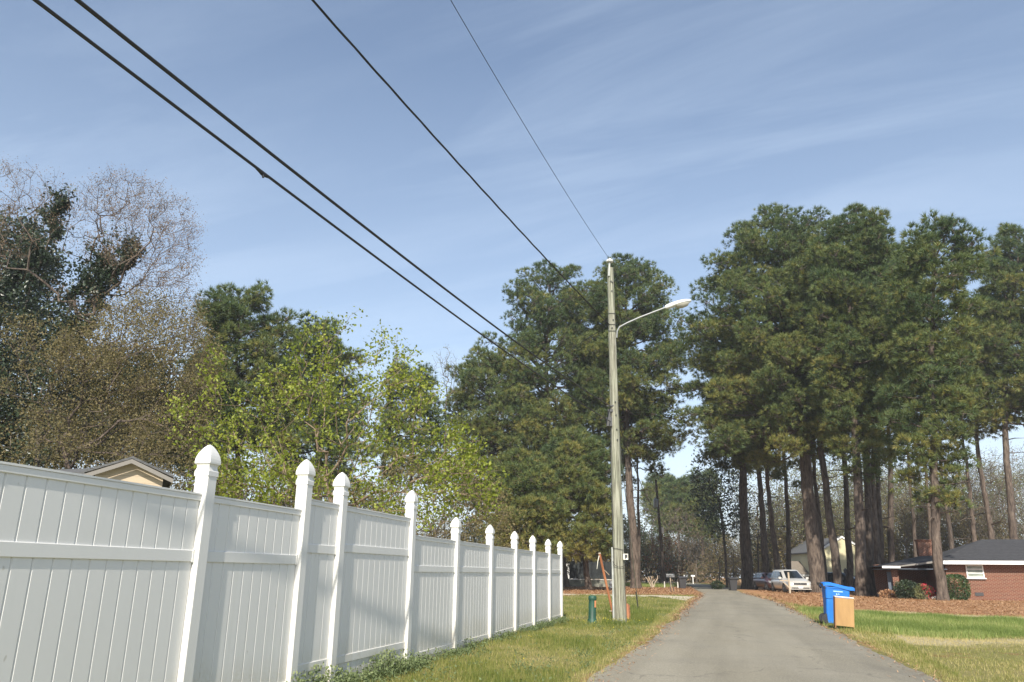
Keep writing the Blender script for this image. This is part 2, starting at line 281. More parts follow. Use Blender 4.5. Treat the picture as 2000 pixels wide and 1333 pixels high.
# ------------------------------------------------------------------ mesh building
class Geo:
    def __init__(s): s.V = []; s.F = []; s.M = []; s.T = []; s.n = 0
    def add(s, V, F, mi=0, tint=0.5):
        V = np.asarray(V, float).reshape(-1, 3); F = np.asarray(F, int)
        if F.size == 0: return
        s.V.append(V); s.F.append(F+s.n); s.M.append(np.full(len(F), mi, int))
        s.T.append(np.full(len(V), tint, float) if np.isscalar(tint) else np.asarray(tint, float)); s.n += len(V)
    def build(s, name, mats, parent=None, smooth=False):
        me = bpy.data.meshes.new(name)
        V = np.concatenate(s.V) if s.V else np.zeros((0, 3))
        off = world_off(parent)
        V = V-off
        cnt = np.concatenate([np.full(len(f), f.shape[1]) for f in s.F]); idx = np.concatenate([f.ravel() for f in s.F])
        me.vertices.add(len(V)); me.vertices.foreach_set('co', V.astype(np.float32).ravel())
        me.loops.add(len(idx)); me.loops.foreach_set('vertex_index', idx.astype(np.int32))
        me.polygons.add(len(cnt)); st = np.concatenate([[0], np.cumsum(cnt)[:-1]])
        me.polygons.foreach_set('loop_start', st.astype(np.int32))
        me.polygons.foreach_set('material_index', np.concatenate(s.M).astype(np.int32))
        me.polygons.foreach_set('use_smooth', np.full(len(cnt), bool(smooth)))
        a = me.attributes.new('tint', 'FLOAT', 'POINT'); a.data.foreach_set('value', np.concatenate(s.T).astype(np.float32))
        for mm in (mats if isinstance(mats, (list, tuple)) else [mats]): me.materials.append(MATS[mm])
        me.update(calc_edges=True)
        o = bpy.data.objects.new(name, me); COL.objects.link(o)
        if parent is not None: o.parent = parent
        return o
def world_off(parent):
    o = np.zeros(3)
    while parent is not None:
        o = o+np.array(parent.location); parent = parent.parent
    return o
def tag(o, label, cat, group=None, kind=None):
    o['label'] = label
    if cat: o['category'] = cat
    if group: o['group'] = group
    if kind: o['kind'] = kind
    return o
def thing(name, label, cat, loc=(0, 0, 0), group=None):
    o = bpy.data.objects.new(name, None); o.empty_display_size = 0.2; COL.objects.link(o); o.location = [float(v) for v in loc]
    return tag(o, label, cat, group)
def struct(o, label, cat=None): o['kind'] = 'structure'; o['label'] = label; return o
BOXF = np.array([[0, 3, 2, 1], [4, 5, 6, 7], [0, 1, 5, 4], [1, 2, 6, 5], [2, 3, 7, 6], [3, 0, 4, 7]])
def box(g, c, s, mi=0, ax=None, tint=0.5, taper=1.0):
    c = np.asarray(c, float); h = np.asarray(s, float)/2
    P = np.array([[-1, -1, -1], [1, -1, -1], [1, 1, -1], [-1, 1, -1], [-1, -1, 1], [1, -1, 1], [1, 1, 1], [-1, 1, 1]], float)*h
    P[4:, :2] *= taper
    if ax is not None: P = P[:, :1]*ax[0]+P[:, 1:2]*ax[1]+P[:, 2:3]*ax[2]
    g.add(P+c, BOXF, mi, tint)
def axes(az):  # local x rotated by az (radians, anticlockwise from +X)
    c, s = math.cos(az), math.sin(az); return (np.array([c, s, 0]), np.array([-s, c, 0]), np.array([0, 0, 1.0]))
def norm(v): return v/np.maximum(np.linalg.norm(v, axis=-1, keepdims=True), 1e-9)
def frames(d):
    ref = np.where(np.abs(d[:, 2:3]) < 0.9, np.array([[0, 0, 1.0]]), np.array([[1.0, 0, 0]]))
    a = norm(np.cross(ref, d)); return a, np.cross(d, a)
def tubes(g, P0, P1, R0, R1, n=4, mi=0, tint=0.5):
    P0 = np.asarray(P0, float); P1 = np.asarray(P1, float); k = len(P0)
    if k == 0: return
    R0 = np.broadcast_to(R0, (k,)); R1 = np.broadcast_to(R1, (k,))
    d = norm(P1-P0); a, b = frames(d); th = np.arange(n)*2*math.pi/n
    ring = a[:, None]*np.cos(th)[None, :, None]+b[:, None]*np.sin(th)[None, :, None]
    V = np.concatenate([P0[:, None]+ring*R0[:, None, None], P1[:, None]+ring*R1[:, None, None]], 1)
    i = np.arange(n); f = np.stack([i, (i+1) % n, n+(i+1) % n, n+i], 1)
    F = (f[None]+(np.arange(k)*2*n)[:, None, None]).reshape(-1, 4)
    t = tint if np.isscalar(tint) else np.repeat(tint, 2*n)
    g.add(V.reshape(-1, 3), F, mi, t)
def path(g, pts, radii, n=8, mi=0, tint=0.5, rough=0.0, rng=None, cap=True):
    pts = np.asarray(pts, float); k = len(pts); radii = np.broadcast_to(radii, (k,))
    d = norm(np.gradient(pts, axis=0))
    a0 = norm(np.cross([[0.0, 0, 1.0]] if abs(d[0, 2]) < 0.9 else [[1.0, 0, 0]], d[:1]))[0]; A = []
    for i in range(k):
        a0 = a0-d[i]*(a0@d[i]); a0 /= np.linalg.norm(a0); A.append(a0)
    A = np.array(A); B = np.cross(d, A); th = np.arange(n)*2*math.pi/n
    R = radii[:, None]*np.ones((1, n))
    if rough: R = R*(1+rough*rng.normal(size=(k, n)))
    V = pts[:, None]+A[:, None]*(np.cos(th)[None]*R)[..., None]+B[:, None]*(np.sin(th)[None]*R)[..., None]
    i = np.arange(n); f = np.stack([i, (i+1) % n, n+(i+1) % n, n+i], 1)
    F = (f[None]+(np.arange(k-1)*n)[:, None, None]).reshape(-1, 4)
    g.add(V.reshape(-1, 3), F, mi, tint)
    if cap:
        for r, c in ((V[0][::-1], pts[0]), (V[-1], pts[-1])):
            g.add(np.vstack([r, c]), [[j, (j+1) % n, n] for j in range(n)], mi, tint)
def lathe(g, prof, c, n=24, mi=0, square=False, ax=None):
    th = np.arange(n)*2*math.pi/n if not square else np.array([math.pi/4+i*math.pi/2 for i in range(4)])
    n = len(th); k = math.sqrt(2) if square else 1
    ring = np.stack([np.cos(th)*k, np.sin(th)*k, 0*th], 1); A = ax if ax is not None else np.eye(3)
    V = [ring*r+np.array([0, 0, z]) for r, z in prof]
    V = np.concatenate(V); V = V@np.array(A)+np.asarray(c, float)
    i = np.arange(n); f = np.stack([i, (i+1) % n, n+(i+1) % n, n+i], 1)
    F = (f[None]+(np.arange(len(prof)-1)*n)[:, None, None]).reshape(-1, 4); g.add(V, F, mi)
    for q, rev in ((0, True), (len(prof)-1, False)):
        if prof[q][0] > 1e-4:
            idx = list(range(q*n, q*n+n)); g.add(V[idx[::-1] if rev else idx], [list(range(n))], mi)
def prism(g, poly, d0, d1, fn, mi=0):
    """poly: 2-D outline; fn(u, v, d) -> world point; extruded from d0 to d1"""
    k = len(poly); V = [fn(u, v, d0) for u, v in poly]+[fn(u, v, d1) for u, v in poly]
    V = np.array(V); i = np.arange(k)
    g.add(V, np.stack([i, (i+1) % k, k+(i+1) % k, k+i], 1), mi)
    g.add(V[:k][::-1], [list(range(k))], mi); g.add(V[k:], [list(range(k))], mi)
def instances(g, tv, tf, P, Z, sc, rng, mi=0, tint=0.5, roll=None):
    """copies of a template (its +z along Z) at points P"""
    k = len(P)
    if k == 0: return
    Z = norm(Z); a, b = frames(Z); th = rng.uniform(0, 2*math.pi, k) if roll is None else roll
    x = a*np.cos(th)[:, None]+b*np.sin(th)[:, None]; y = np.cross(Z, x)
    sc = np.broadcast_to(sc, (k,))
    V = (tv[None, :, 0:1]*x[:, None]+tv[None, :, 1:2]*y[:, None]+tv[None, :, 2:3]*Z[:, None])*sc[:, None, None]+np.asarray(P)[:, None]
    n = len(tv); F = (np.asarray(tf)[None]+(np.arange(k)*n)[:, None, None]).reshape(-1, len(tf[0]))
    t = tint if np.isscalar(tint) else np.repeat(tint, n)
    g.add(V.reshape(-1, 3), F, mi, t)
def copy_tree(o, parent=None):
    c = o.copy(); COL.objects.link(c); c.parent = parent
    if parent is not None: c.matrix_parent_inverse = o.matrix_parent_inverse
    for ch in o.children: copy_tree(ch, c)
    return c
# ------------------------------------------------------------------ ground
def poly_sd(P, poly):
    """signed distance (inside positive) of 2-D points to a polygon"""
    poly = np.asarray(poly, float); x, y = P[:, 0], P[:, 1]; ins = np.zeros(len(P), bool); dm = np.full(len(P), 1e9)
    for i in range(len(poly)):
        a = poly[i]; b = poly[(i+1) % len(poly)]
        cr = ((a[1] > y) != (b[1] > y)) & (x < (b[0]-a[0])*(y-a[1])/(b[1]-a[1]+1e-12)+a[0]); ins ^= cr
        e = b-a; t = np.clip(((P-a)@e)/(e@e+1e-12), 0, 1); dm = np.minimum(dm, np.hypot(*(P-(a+t[:, None]*e)).T))
    return np.where(ins, dm, -dm)
G2 = lambda pts: [tuple(gp(*p)[:2]) for p in pts]
ROAD_L = [(-4.2, -16), (-1.6, -2)]+G2([(1165, 1333), (1240, 1277), (1320, 1208), (1345, 1183), (1352, 1175), (1366, 1164), (1362, 1155), (1351, 1147), (1338, 1141)])+[(22.5, 135), (12, 165)]
ROAD_R = [(-0.2, -16), (2.4, -2)]+G2([(1826, 1333), (1745, 1287), (1630, 1232), (1579, 1206), (1520, 1176), (1456, 1159), (1422, 1149), (1398, 1143)])+[(28.8, 128), (27.5, 140), (16, 172)]
ROADP = ROAD_L+ROAD_R[::-1]
STRAW = [G2([(1362, 1149), (1352, 1147), (1340, 1143.5), (1300, 1144)])+[(10, 84), (-6, 84), (-14, 62)]+G2([(1095, 1165), (1180, 1162), (1300, 1163), (1366, 1163)]),
         G2([(1425, 1149), (1456, 1158), (1510, 1172), (1560, 1184), (1640, 1190), (1760, 1194), (2000, 1207)])+[(48, 27), (60, 60), (30, 96)]]
TAN = [G2([(1540, 1180), (1600, 1188), (1760, 1196), (2000, 1210), (2150, 1216), (2150, 1208), (2000, 1202), (1760, 1190), (1640, 1187)]),
       G2([(1668, 1229), (1720, 1238), (1850, 1250), (2000, 1253), (2200, 1262), (2200, 1276), (2000, 1263), (1850, 1262), (1760, 1257), (1690, 1246)])]
LUSH = [G2([(1585, 1190), (1640, 1197), (1760, 1203), (2000, 1214), (2250, 1226), (2250, 1252), (2000, 1247), (1850, 1246), (1720, 1234), (1668, 1226), (1620, 1212)]),
        G2([(1253, 1147), (1290, 1148), (1322, 1146), (1335, 1143)])+[(12, 92)], G2([(1195, 1222), (1200, 1190), (1230, 1186), (1270, 1200), (1250, 1222)])]
ys = [-16.0]
while ys[-1] < 420: ys.append(ys[-1]+max(0.22, abs(ys[-1])*0.018))
ys = np.array(ys); us = np.linspace(-1, 1, 271); us = np.sign(us)*np.abs(us)**1.25
YY, UU = np.meshgrid(ys, us, indexing='ij'); XX = UU*(np.abs(YY)*1.0+26)+0.28*YY*(np.abs(YY) < 1e9)*0
gr = np.random.default_rng(1)
P2 = np.stack([XX.ravel(), YY.ravel()], 1)
sdr = poly_sd(P2, ROADP)
zg = 0.035*np.sin(P2[:, 0]*0.7+1)*np.sin(P2[:, 1]*0.5)+0.02*np.sin(P2[:, 0]*2.3+P2[:, 1]*1.9)
zg = np.where(sdr > -0.6, np.minimum(zg, 0)*0, zg*np.clip((-sdr-0.6)/2.0, 0, 1))
zg = np.where(sdr > 0.15, -0.03, zg)
def field(polys, w=0.9): return np.clip(np.max([poly_sd(P2, p) for p in polys], 0)/w*0.5+0.5, -1, 2)
nr, nc = YY.shape
g = Geo(); idx = np.arange(nr*nc).reshape(nr, nc)
g.add(np.stack([P2[:, 0], P2[:, 1], zg], 1), np.stack([idx[:-1, :-1].ravel(), idx[:-1, 1:].ravel(), idx[1:, 1:].ravel(), idx[1:, :-1].ravel()], 1))
ground = g.build('ground', 'soil_grass', smooth=True); struct(ground, 'grassy verges and pine straw beds beside the narrow road')
fs = np.maximum(field(STRAW, 1.3), np.clip(1-np.abs(sdr+0.12)/0.34, 0, 1)*0.55*(P2[:, 0] < P2[:, 1]*0.36+1.5)-0.02)
fs = np.maximum(fs, np.where((P2[:, 1] > 84) & (sdr < -2.0), 0.62, -1))
for nm, v in (('straw', fs), ('tan', field(TAN, 0.8)), ('lush', field(LUSH, 0.8))):
    a = ground.data.attributes.new(nm, 'FLOAT', 'POINT'); a.data.foreach_set('value', v.astype(np.float32))
def resample(poly, step):
    out = []
    for a, b in zip(poly[:-1], poly[1:]):
        k = max(1, int(math.dist(a, b)/step)); out += [(a[0]+(b[0]-a[0])*i/k, a[1]+(b[1]-a[1])*i/k) for i in range(k)]
    return out+[poly[-1]]
def ragged(poly, amp, step):
    p = np.array(resample(poly, step)); d = np.gradient(p, axis=0); nrm = norm(np.stack([-d[:, 1], d[:, 0]], 1))
    n1 = gr.normal(size=len(p)); n2 = np.interp(np.arange(len(p)), np.arange(0, len(p)+9, 9), gr.normal(size=len(np.arange(0, len(p)+9, 9))))
    w = np.clip((p[:, 1]+30)/60, 0.6, 1.6)[:, None]
    return p+nrm*(amp*(0.45*n1+0.9*n2))[:, None]*w
def strip(name, L, R, z, mt, crown=0.0, amp=0.09, step=0.3, nx=8):
    L = ragged(L, amp, step); R = ragged(R, amp, step); k = max(len(L), len(R)); s = np.linspace(0, 1, k)
    def rs(p):
        t = np.concatenate([[0], np.cumsum(np.hypot(*np.diff(p, axis=0).T))]); t /= t[-1]
        return np.stack([np.interp(s, t, p[:, 0]), np.interp(s, t, p[:, 1])], 1)
    L, R = rs(L), rs(R); w = np.linspace(0, 1, nx+1)
    P = L[:, None]*(1-w)[None, :, None]+R[:, None]*w[None, :, None]
    Z = z+crown*(1-(2*w-1)**2)[None]*np.ones((k, 1)); i = np.arange(k*(nx+1)).reshape(k, nx+1); g = Geo()
    g.add(np.concatenate([P, Z[..., None]], 2).reshape(-1, 3), np.stack([i[:-1, :-1].ravel(), i[:-1, 1:].ravel(), i[1:, 1:].ravel(), i[1:, :-1].ravel()], 1))
    return g.build(name, mt, smooth=True)
struct(strip('road', ROAD_L, ROAD_R, 0.006, 'asphalt', 0.03), 'narrow grey asphalt road bending away between the trees')
struct(strip('driveway', [(-16, 53)]+G2([(1180, 1162.5), (1280, 1163.5), (1358, 1166)]), [(-16, 49.5)]+G2([(1180, 1164.5), (1280, 1166.5), (1345, 1174)]), 0.012, 'sand_drive', 0.05, 0.12, 0.5, 4), 'pale sandy driveway crossing the left verge')
# ------------------------------------------------------------------ added shadow-lifting haze
hm_ = bpy.data.materials.new('veil_air'); hm_.use_nodes = True; t_ = hm_.node_tree; t_.nodes.clear()
pv = t_.nodes.new('ShaderNodeVolumePrincipled'); pv.inputs['Density'].default_value = 0.0004; pv.inputs['Color'].default_value = (0.90, 0.94, 1.0, 1); o_ = t_.nodes.new('ShaderNodeOutputMaterial'); t_.links.new(pv.outputs[0], o_.inputs['Volume']); MATS['veil_air'] = hm_
g = Geo(); box(g, (0, 215, 24), (1010, 480, 51)); hz_ = g.build('veil', 'veil_air'); hz_['kind'] = 'stuff'; hz_['label'] = 'thin pale haze in the air over the whole street'
# ------------------------------------------------------------------ fence
FA = np.array([-0.88, 13.43, 0]); FU = np.array([0.24204, 0.97027, 0]); FN = np.array([0.97027, -0.24204, 0]); UP = np.array([0, 0, 1.0])
FAX = (FU, FN, UP)
def fp(s, d, z): return FA+FU*s+FN*d+UP*z
fence = thing('vinyl_fence', 'long white vinyl privacy fence with pointed post caps along the grass verge', 'fence', fp(-7.05, 0, 0))
POSTS = [(-9.55, 2.27), (-7.05, 2.28), (-5.36, 2.39), (-4.5, 2.36), (-2.24, 2.38), (-0.13, 2.146), (2.03, 2.149), (4.06, 2.13), (5.92, 2.125), (7.83, 2.124), (9.57, 2.14)]
CAP = [(0.069, -0.272), (0.069, -0.232), (0.064, -0.222), (0.059, -0.205), (0.0585, -0.190), (0.064, -0.176), (0.075, -0.168), (0.0755, -0.154), (0.0735, -0.130), (0.067, -0.101), (0.0565, -0.073), (0.0425, -0.046), (0.028, -0.024), (0.014, -0.008), (0.0, 0.0)]
for s_, zt in POSTS:
    g = Geo(); w = 0.0635; bv = 0.006
    o8 = [(-w+bv, -w), (w-bv, -w), (w, -w+bv), (w, w-bv), (w-bv, w), (-w+bv, w), (-w, w-bv), (-w, -w+bv)]
    prism(g, o8, -0.1, zt-0.26, lambda u, v, d, s=s_: fp(s+u, v, d))
    po = g.build('post', 'vinyl', fence)
    g = Geo(); lathe(g, CAP, fp(s_, 0, zt), square=True, ax=FAX)
    g.build('post_cap', 'vinyl', po)
# panels: (from, to, top, mid rail, bottom rail)
PAN = [(-9.55, -7.05, 1.86, 1.31, 0.13), (-7.05, -5.36, 1.86, 1.31, 0.13), (-5.36, -4.5, 1.985, 1.43, 0.255), (-4.5, -2.24, 1.985, 1.46, 0.255)] + \
      [(POSTS[i][0], POSTS[i+1][0], 1.755+0.003*((i*7) % 3), 1.248+0.003*((i*5) % 4), 0.072) for i in range(4, 10)]
for a, b, zt, zm, zb in PAN:
    g = Geo(); s0, s1 = a+0.0635, b-0.0635; nb = max(2, round((s1-s0)/0.163)); bw = (s1-s0)/nb
    prof = []
    for i in range(nb):
        x0 = s0+i*bw; x1 = x0+bw
        prof += [(x0+0.004, 0.003), (x0+0.010, 0.011), (x1-0.008, 0.011), (x1-0.003, 0.003)]
        if i < nb-1: prof += [(x1, -0.001)]
    k = len(prof); V = np.array([fp(x, d, -0.06) for x, d in prof]+[fp(x, d, zt-0.03) for x, d in prof]); i = np.arange(k-1)
    g.add(V, np.stack([i, i+1, k+i+1, k+i], 1))
    V = np.array([fp(s0, -0.011, -0.06), fp(s1, -0.011, -0.06), fp(s1, -0.011, zt-0.03), fp(s0, -0.011, zt-0.03)]); g.add(V, [[3, 2, 1, 0]])
    pn = g.build('panel', 'vinyl', fence)
    def rail(z0, z1, nm, hw):
        g = Geo(); bv = 0.004
        prism(g, [(-hw, z0+bv), (-hw+bv, z0), (hw-bv, z0), (hw, z0+bv), (hw, z1-bv), (hw-bv, z1), (-hw+bv, z1), (-hw, z1-bv)], s0, s1, lambda u, v, d: fp(d, u, v))
        if nm == 'top_rail':
            prism(g, [(-hw-.006, z1), (hw+.006, z1), (hw+.006, z1+.014), (-hw-.006, z1+.014)], s0, s1, lambda u, v, d: fp(d, u, v))
        g.build(nm, 'vinyl', pn)
    rail(zt-0.062, zt-0.014, 'top_rail', 0.023); rail(zm, zm+0.092, 'rail', 0.023); rail(zb, zb+0.085, 'rail', 0.023)
    for z in (zm+.046, zb+.042):   # little bracket plates where the rails meet the posts
        g = Geo(); box(g, fp(s1-0.012, 0.0245, z), (0.022, 0.006, 0.10), 0, FAX); g.build('bracket', 'vinyl', pn); g = Geo(); box(g, fp(s0+0.012, 0.0245, z), (0.022, 0.006, 0.10), 0, FAX); g.build('bracket', 'vinyl', pn)
# ------------------------------------------------------------------ utility pole with street lamp
rg = np.random.default_rng(5)
PB = gp(1212, 1217); PT = np.array([PB[0]+0.0, PB[1], 10.2])
pole = thing('utility_pole', 'weathered tall wooden utility pole on the left verge, carrying a street lamp', 'utility pole', PB)
g = Geo(); hs = np.linspace(-0.2, 10.2, 46)
path(g, [PB+(PT-PB)*max(0, h/10.2)*np.array([1, 1, 0])+UP*h for h in hs], np.interp(hs, [-0.2, 0.3, 1.5, 10.2], [0.178, 0.166, 0.157, 0.094]), 18, rough=0.018, rng=rg)
g.build('pole', 'pole_wood', pole, True)
def pz(h): return PB+UP*h
g = Geo()   # pole-top bracket and mushroom insulator
path(g, [pz(9.9)+[-.06, -.1, 0], pz(10.32)+[-.03, -.06, 0], pz(10.42)+[-.02, -.05, 0]], [0.03, 0.03, 0.03], 8); br = g.build('insulator_bracket', 'conduit_grey', pole)
g = Geo(); lathe(g, [(0.03, -0.05), (0.105, -0.045), (0.112, -0.01), (0.095, 0.03), (0.05, 0.055), (0.03, 0.08), (0.0, 0.085)], pz(10.42)+[-.02, -.05, 0], 20); g.build('insulator', 'porcelain', pole, True)
for h, a in ((9.73, .0), (9.70, .35), (9.42, .1), (8.5, .2), (8.25, -.1), (6.0, .1), (5.62, 0.15), (5.2, .2), (4.9, .25)):
    r = np.interp(h, [1.5, 10.2], [0.168, 0.098]); dx = math.sin(a)*r; dy = -math.cos(a)*r
    g = Geo(); path(g, [pz(h)+[dx, dy+.03, 0], pz(h)+[dx*1.3, dy-.03, 0.0]], [0.02, 0.02], 6); g.build('bolt', 'dark_steel', pole)
for h in (8.75, 8.4, 8.2):
    g = Geo()
    r = np.interp(h, [1.5, 10.2], [0.168, 0.098])+.008; th = np.linspace(0, 2*math.pi, 17)
    path(g, [pz(h+0.05*math.sin(t))+[r*math.cos(t), r*math.sin(t), 0] for t in th], 0.008, 5, cap=False); g.build('wire_band', 'dark_steel', pole)
# lamp arm + cobra head
lm0 = at(1301, 600.5, PB[1]-0.25); a0 = at(1207, 668, PB[1]-0.1)
g = Geo(); apts = [at(1204.5, 660, PB[1]-.05), at(1205.5, 647, PB[1]-.08), at(1210, 639, PB[1]-.1), at(1224, 631.5, PB[1]-.12), at(1250, 620, PB[1]-.17), at(1280, 608.5, PB[1]-.22), lm0]
path(g, apts, 0.024, 8); arm = g.build('lamp_arm', 'steel_grey', pole, True)
lax = norm(at(1347, 587, PB[1]-0.3)-lm0); lax[2] *= 0.85; lax = norm(lax); lup = norm(UP-lax*(UP@lax)); lsd = np.cross(lup, lax)
LX = lambda l, w, h: lm0+lax*l+(lsd*w+lup*h)*.85
g = Geo(); secs = [(-.03, .045, .05, .045), (.02, .075, .085, .07), (.14, .10, .11, .075), (.30, .15, .125, .06), (.46, .175, .125, .05), (.62, .165, .105, .05), (.73, .12, .07, .045), (.77, .05, .03, .02)]
V = []
for l, w, ht, hb in secs:
    for k in range(16):
        t = 2*math.pi*k/16; V.append(LX(l, w*math.cos(t), (ht if math.sin(t) > 0 else hb)*math.sin(t)))
i = np.arange(16); f = np.stack([i, (i+1) % 16, 16+(i+1) % 16, 16+i], 1); g.add(V, (f[None]+(np.arange(len(secs)-1)*16)[:, None, None]).reshape(-1, 4))
g.add(V[:16], [list(range(16))]); g.add(V[-16:], [list(range(16))])
head = g.build('lamp_head', 'lamp_grey', pole, True)
g = Geo(); secs = [(.26, .10, .0), (.32, .14, -.085), (.48, .155, -.13), (.63, .13, -.10), (.71, .08, .0)]; V = []
for l, w, hb in secs: V += [LX(l, w, -.03), LX(l, w*.8, -.04+hb*.8), LX(l, 0, -.04+hb), LX(l, -w*.8, -.04+hb*.8), LX(l, -w, -.03)]
i = np.arange(4); f = np.stack([i, i+1, 5+i+1, 5+i], 1); g.add(V, (f[None]+(np.arange(4)*5)[:, None, None]).reshape(-1, 4)); g.build('lamp_lens', 'lamp_lens', head, True)
g = Geo(); r = 0.16; cxp = lambda h, ang: pz(h)+np.array([math.cos(ang), math.sin(ang), 0])*(np.interp(h, [0, 1.5, 10.2], [.178, .168, .098])+.02)
g.add([], []) if False else None
path(g, [cxp(h, rad(197)) for h in np.linspace(0, 1.95, 6)], 0.028, 8); g.build('conduit', 'conduit_grey', pole, True)
g = Geo(); c = cxp(1.70, rad(-48))+np.array([0.035, -0.05, 0]); box(g, c, (0.13, 0.09, 0.155)); bx = g.build('junction_box', 'box_cream', pole)
g = Geo(); box(g, c+[0.01, -0.047, 0.015], (0.075, 0.006, 0.085)); box(g, c+[-0.01, -0.05, -0.03], (0.03, 0.01, 0.04)); g.build('box_label', 'dark_steel', bx)
g = Geo()   # slack cable loop on the pole
th = np.linspace(rad(190), rad(370), 15)
path(g, [pz(1.62+0.19*math.sin(t))+[0.19*math.cos(t), -0.185-0.02*math.sin(t*3), 0] for t in th], 0.007, 5)
g.build('cable_loop', 'cable_black', pole); g = Geo(); th = np.linspace(rad(180), rad(325), 9); path(g, [pz(1.90+.02*math.sin(t*2))+np.array([math.cos(t), math.sin(t), 0])*.176 for t in th], 0.006, 5)
g.build('cable_loop', 'cable_black', pole)
g = Geo(); c = pz(5.42)+np.array([-.17, -.1, 0]); box(g, c, (.16, .12, .26)); box(g, c+[0.0, 0, .2], (.07, .07, .16)); box(g, pz(5.75)+[-.13, -.1, 0], (.14, .05, .07)); box(g, pz(5.86)+[-.12, -.1, .03], (.22, .04, .04)); g.build('splice_box', 'dark_steel', pole)
g = Geo()
path(g, [pz(5.3)+[-.12, -.14, 0], pz(4.6)+[-.15, -.13, 0], pz(3.2)+[-.16, -.13, 0], pz(1.95)+[-.165, -.12, 0]], 0.011, 5)
g.build('riser_cable', 'cable_black', pole)
# ------------------------------------------------------------------ wires
def hitz(x, y, z):
    r = ray(x, y); t = (z-EYE)/r[2]; return np.array([0, 0, EYE])+r*t
def wire(name, label, A, B, sag, r, n=60, twist=0.0, mt='cable_black', ext=0.0, group=None):
    t = np.linspace(0, 1, n); A = np.asarray(A, float); B = np.asarray(B, float)
    P = A+(B-A)*t[:, None]; P[:, 2] -= 4*sag*t*(1-t)
    g = Geo()
    if twist:
        L = np.linalg.norm(B-A); k = int(L/0.10); t = np.linspace(0, 1, k); P = A+(B-A)*t[:, None]; P[:, 2] -= 4*sag*t*(1-t)
        for ph in (0, 2*math.pi/3, 4*math.pi/3):
            a = t*L*twist+ph; path(g, P+np.stack([np.cos(a), 0*a, np.sin(a)], 1)*r*0.95, r*0.8, 5)
    else: path(g, P, r, 6)
    return tag(g.build(name, mt), label, 'wire', group)
def back(P, px, py, z, L):   # the span comes from the next pole behind the viewer
    q = hitz(px, py, z); d = (q-P)[:2]; d = d/np.linalg.norm(d); return np.array([P[0]+d[0]*L, P[1]+d[1]*L, 0])
def span_back(ang, L=42): a = rad(ang); return -np.array([math.sin(a), math.cos(a), 0])*L
for nm, lab, a, ang, sag, dz, r, tw in (
        ('cable', 'lowest thick black cable with a splice, running overhead from the wooden pole', [-.13, -.1, 5.43], 17.3, .6, -1.0, .0125, 0),
        ('cable', 'thick smooth black cable just above the lowest one, overhead from the wooden pole', [-.13, -.1, 5.88], 17.2, .7, -1.4, .0145, 0),
        ('power_line', 'twisted black power line running overhead to the middle of the wooden pole', [-.1, -.1, 8.36], 22.0, .7, 1.5, .011, 2.2),
        ('power_line', 'thin single wire running overhead to the white insulator on the pole top', [-.02, -.05, 10.47], 17.0, 1.2, -1.2, .006, 0)):
    A = PB+np.array(a); w = wire(nm, lab, A, A+span_back(ang)+UP*dz, sag, r, 70, tw)
    if 'splice' in lab:
        t = np.linspace(0, .46, 200); P = A+(span_back(ang)+UP*dz)*t[:, None]; P[:, 2] -= 4*sag*t*(1-t)
        dd = P-np.array([0, 0, EYE]); X = 1000+FPX*(dd@CRT)/(dd@FWD); k = int(np.argmin(np.abs(X-517)))
        g = Geo(); path(g, [P[k-1], P[k-1]*.6+P[k]*.4-UP*.006, P[k]-UP*.012, P[k]*.6+P[k+1]*.4-UP*.006, P[k+1]], [.0125, .017, .019, .016, .0125], 8); path(g, [P[k], P[k]+np.array([.01, 0, -.05])], [.014, .009], 6); c_ = g.build('splice_sleeve', 'cable_black', w)
FP = at(1298, 1139, 88.0); FP[2] = 0; FPT = at(1281, 938, 88.0)
wire('power_line', 'thin wire from the insulator on to the far dark pole up the road', pz(10.47), FPT+[0, 0, -.05], 1.1, .010, 40)
wire('cable', 'black cable sagging from the wooden pole to the far dark pole up the road', pz(5.7)+[0.05, .15, 0], at(1284, 993, 88), 0.9, .02, 40)
wire('power_line', 'thin wire dropping left from the wooden pole behind the lime green tree', pz(8.36)+[-.1, 0, 0], at(560, 985, 36), .3, .007, 40)
wire('guy_wire', 'thin steel guy wire slanting from the wooden pole to the grass behind it', pz(5.3)+[.1, .1, 0], gp(1247, 1190), 0, .012, 4, mt='steel_grey')
g = Geo(); a_ = gp(1247, 1190); path(g, [a_-UP*.2, a_+np.array([-.12, -.3, .62])], .022, 6); path(g, [a_+[-.2, -.05, .02], a_+[.2, -.05, .05]], .012, 5)
tag(g.build('guy_anchor', 'dark_steel'), 'dark rusty anchor rod where the guy wire meets the grass', 'anchor')
# ------------------------------------------------------------------ things around the pole
b0 = gp(1200, 1212); tp = at(1171, 1082, b0[1]-.55)
st = thing('marker_pole', 'leaning faded orange pole propped in the grass left of the utility pole', 'marker pole', b0)
g = Geo(); path(g, [b0-(tp-b0)*.03, b0*.5+tp*.5, tp], [.033, .034, .035], 10); g.build('shaft', 'orange_paint', st, True)
g = Geo(); path(g, [tp-(tp-b0)*.0, tp+(tp-b0)*.012], [.038, .038], 10); g.build('end_cap', 'post_wood', st)
g = Geo(); e = b0+(tp-b0)*.97; path(g, [e+[-.03, -.05, 0], e+[-.07, -.06, -.15], e+[-.10, -.06, -.36]], [.014, .013, .006], 6); g.build('strap', 'box_cream', st)
g = Geo(); e = b0+(tp-b0)*.72; path(g, [e+[.02, -.05, .06], e+[.15, -.02, -.07]], .012, 5); g.build('peg', 'post_wood', st); g = Geo(); e = b0+(tp-b0)*.14; path(g, [e+[-.10, -.05, .0], e+[.10, -.05, .0]], .012, 5); g.build('peg', 'post_wood', st)
b0 = gp(1226.5, 1214)
st = thing('guy_guard', 'short upright orange guard stake at the right foot of the utility pole', 'guard', b0)
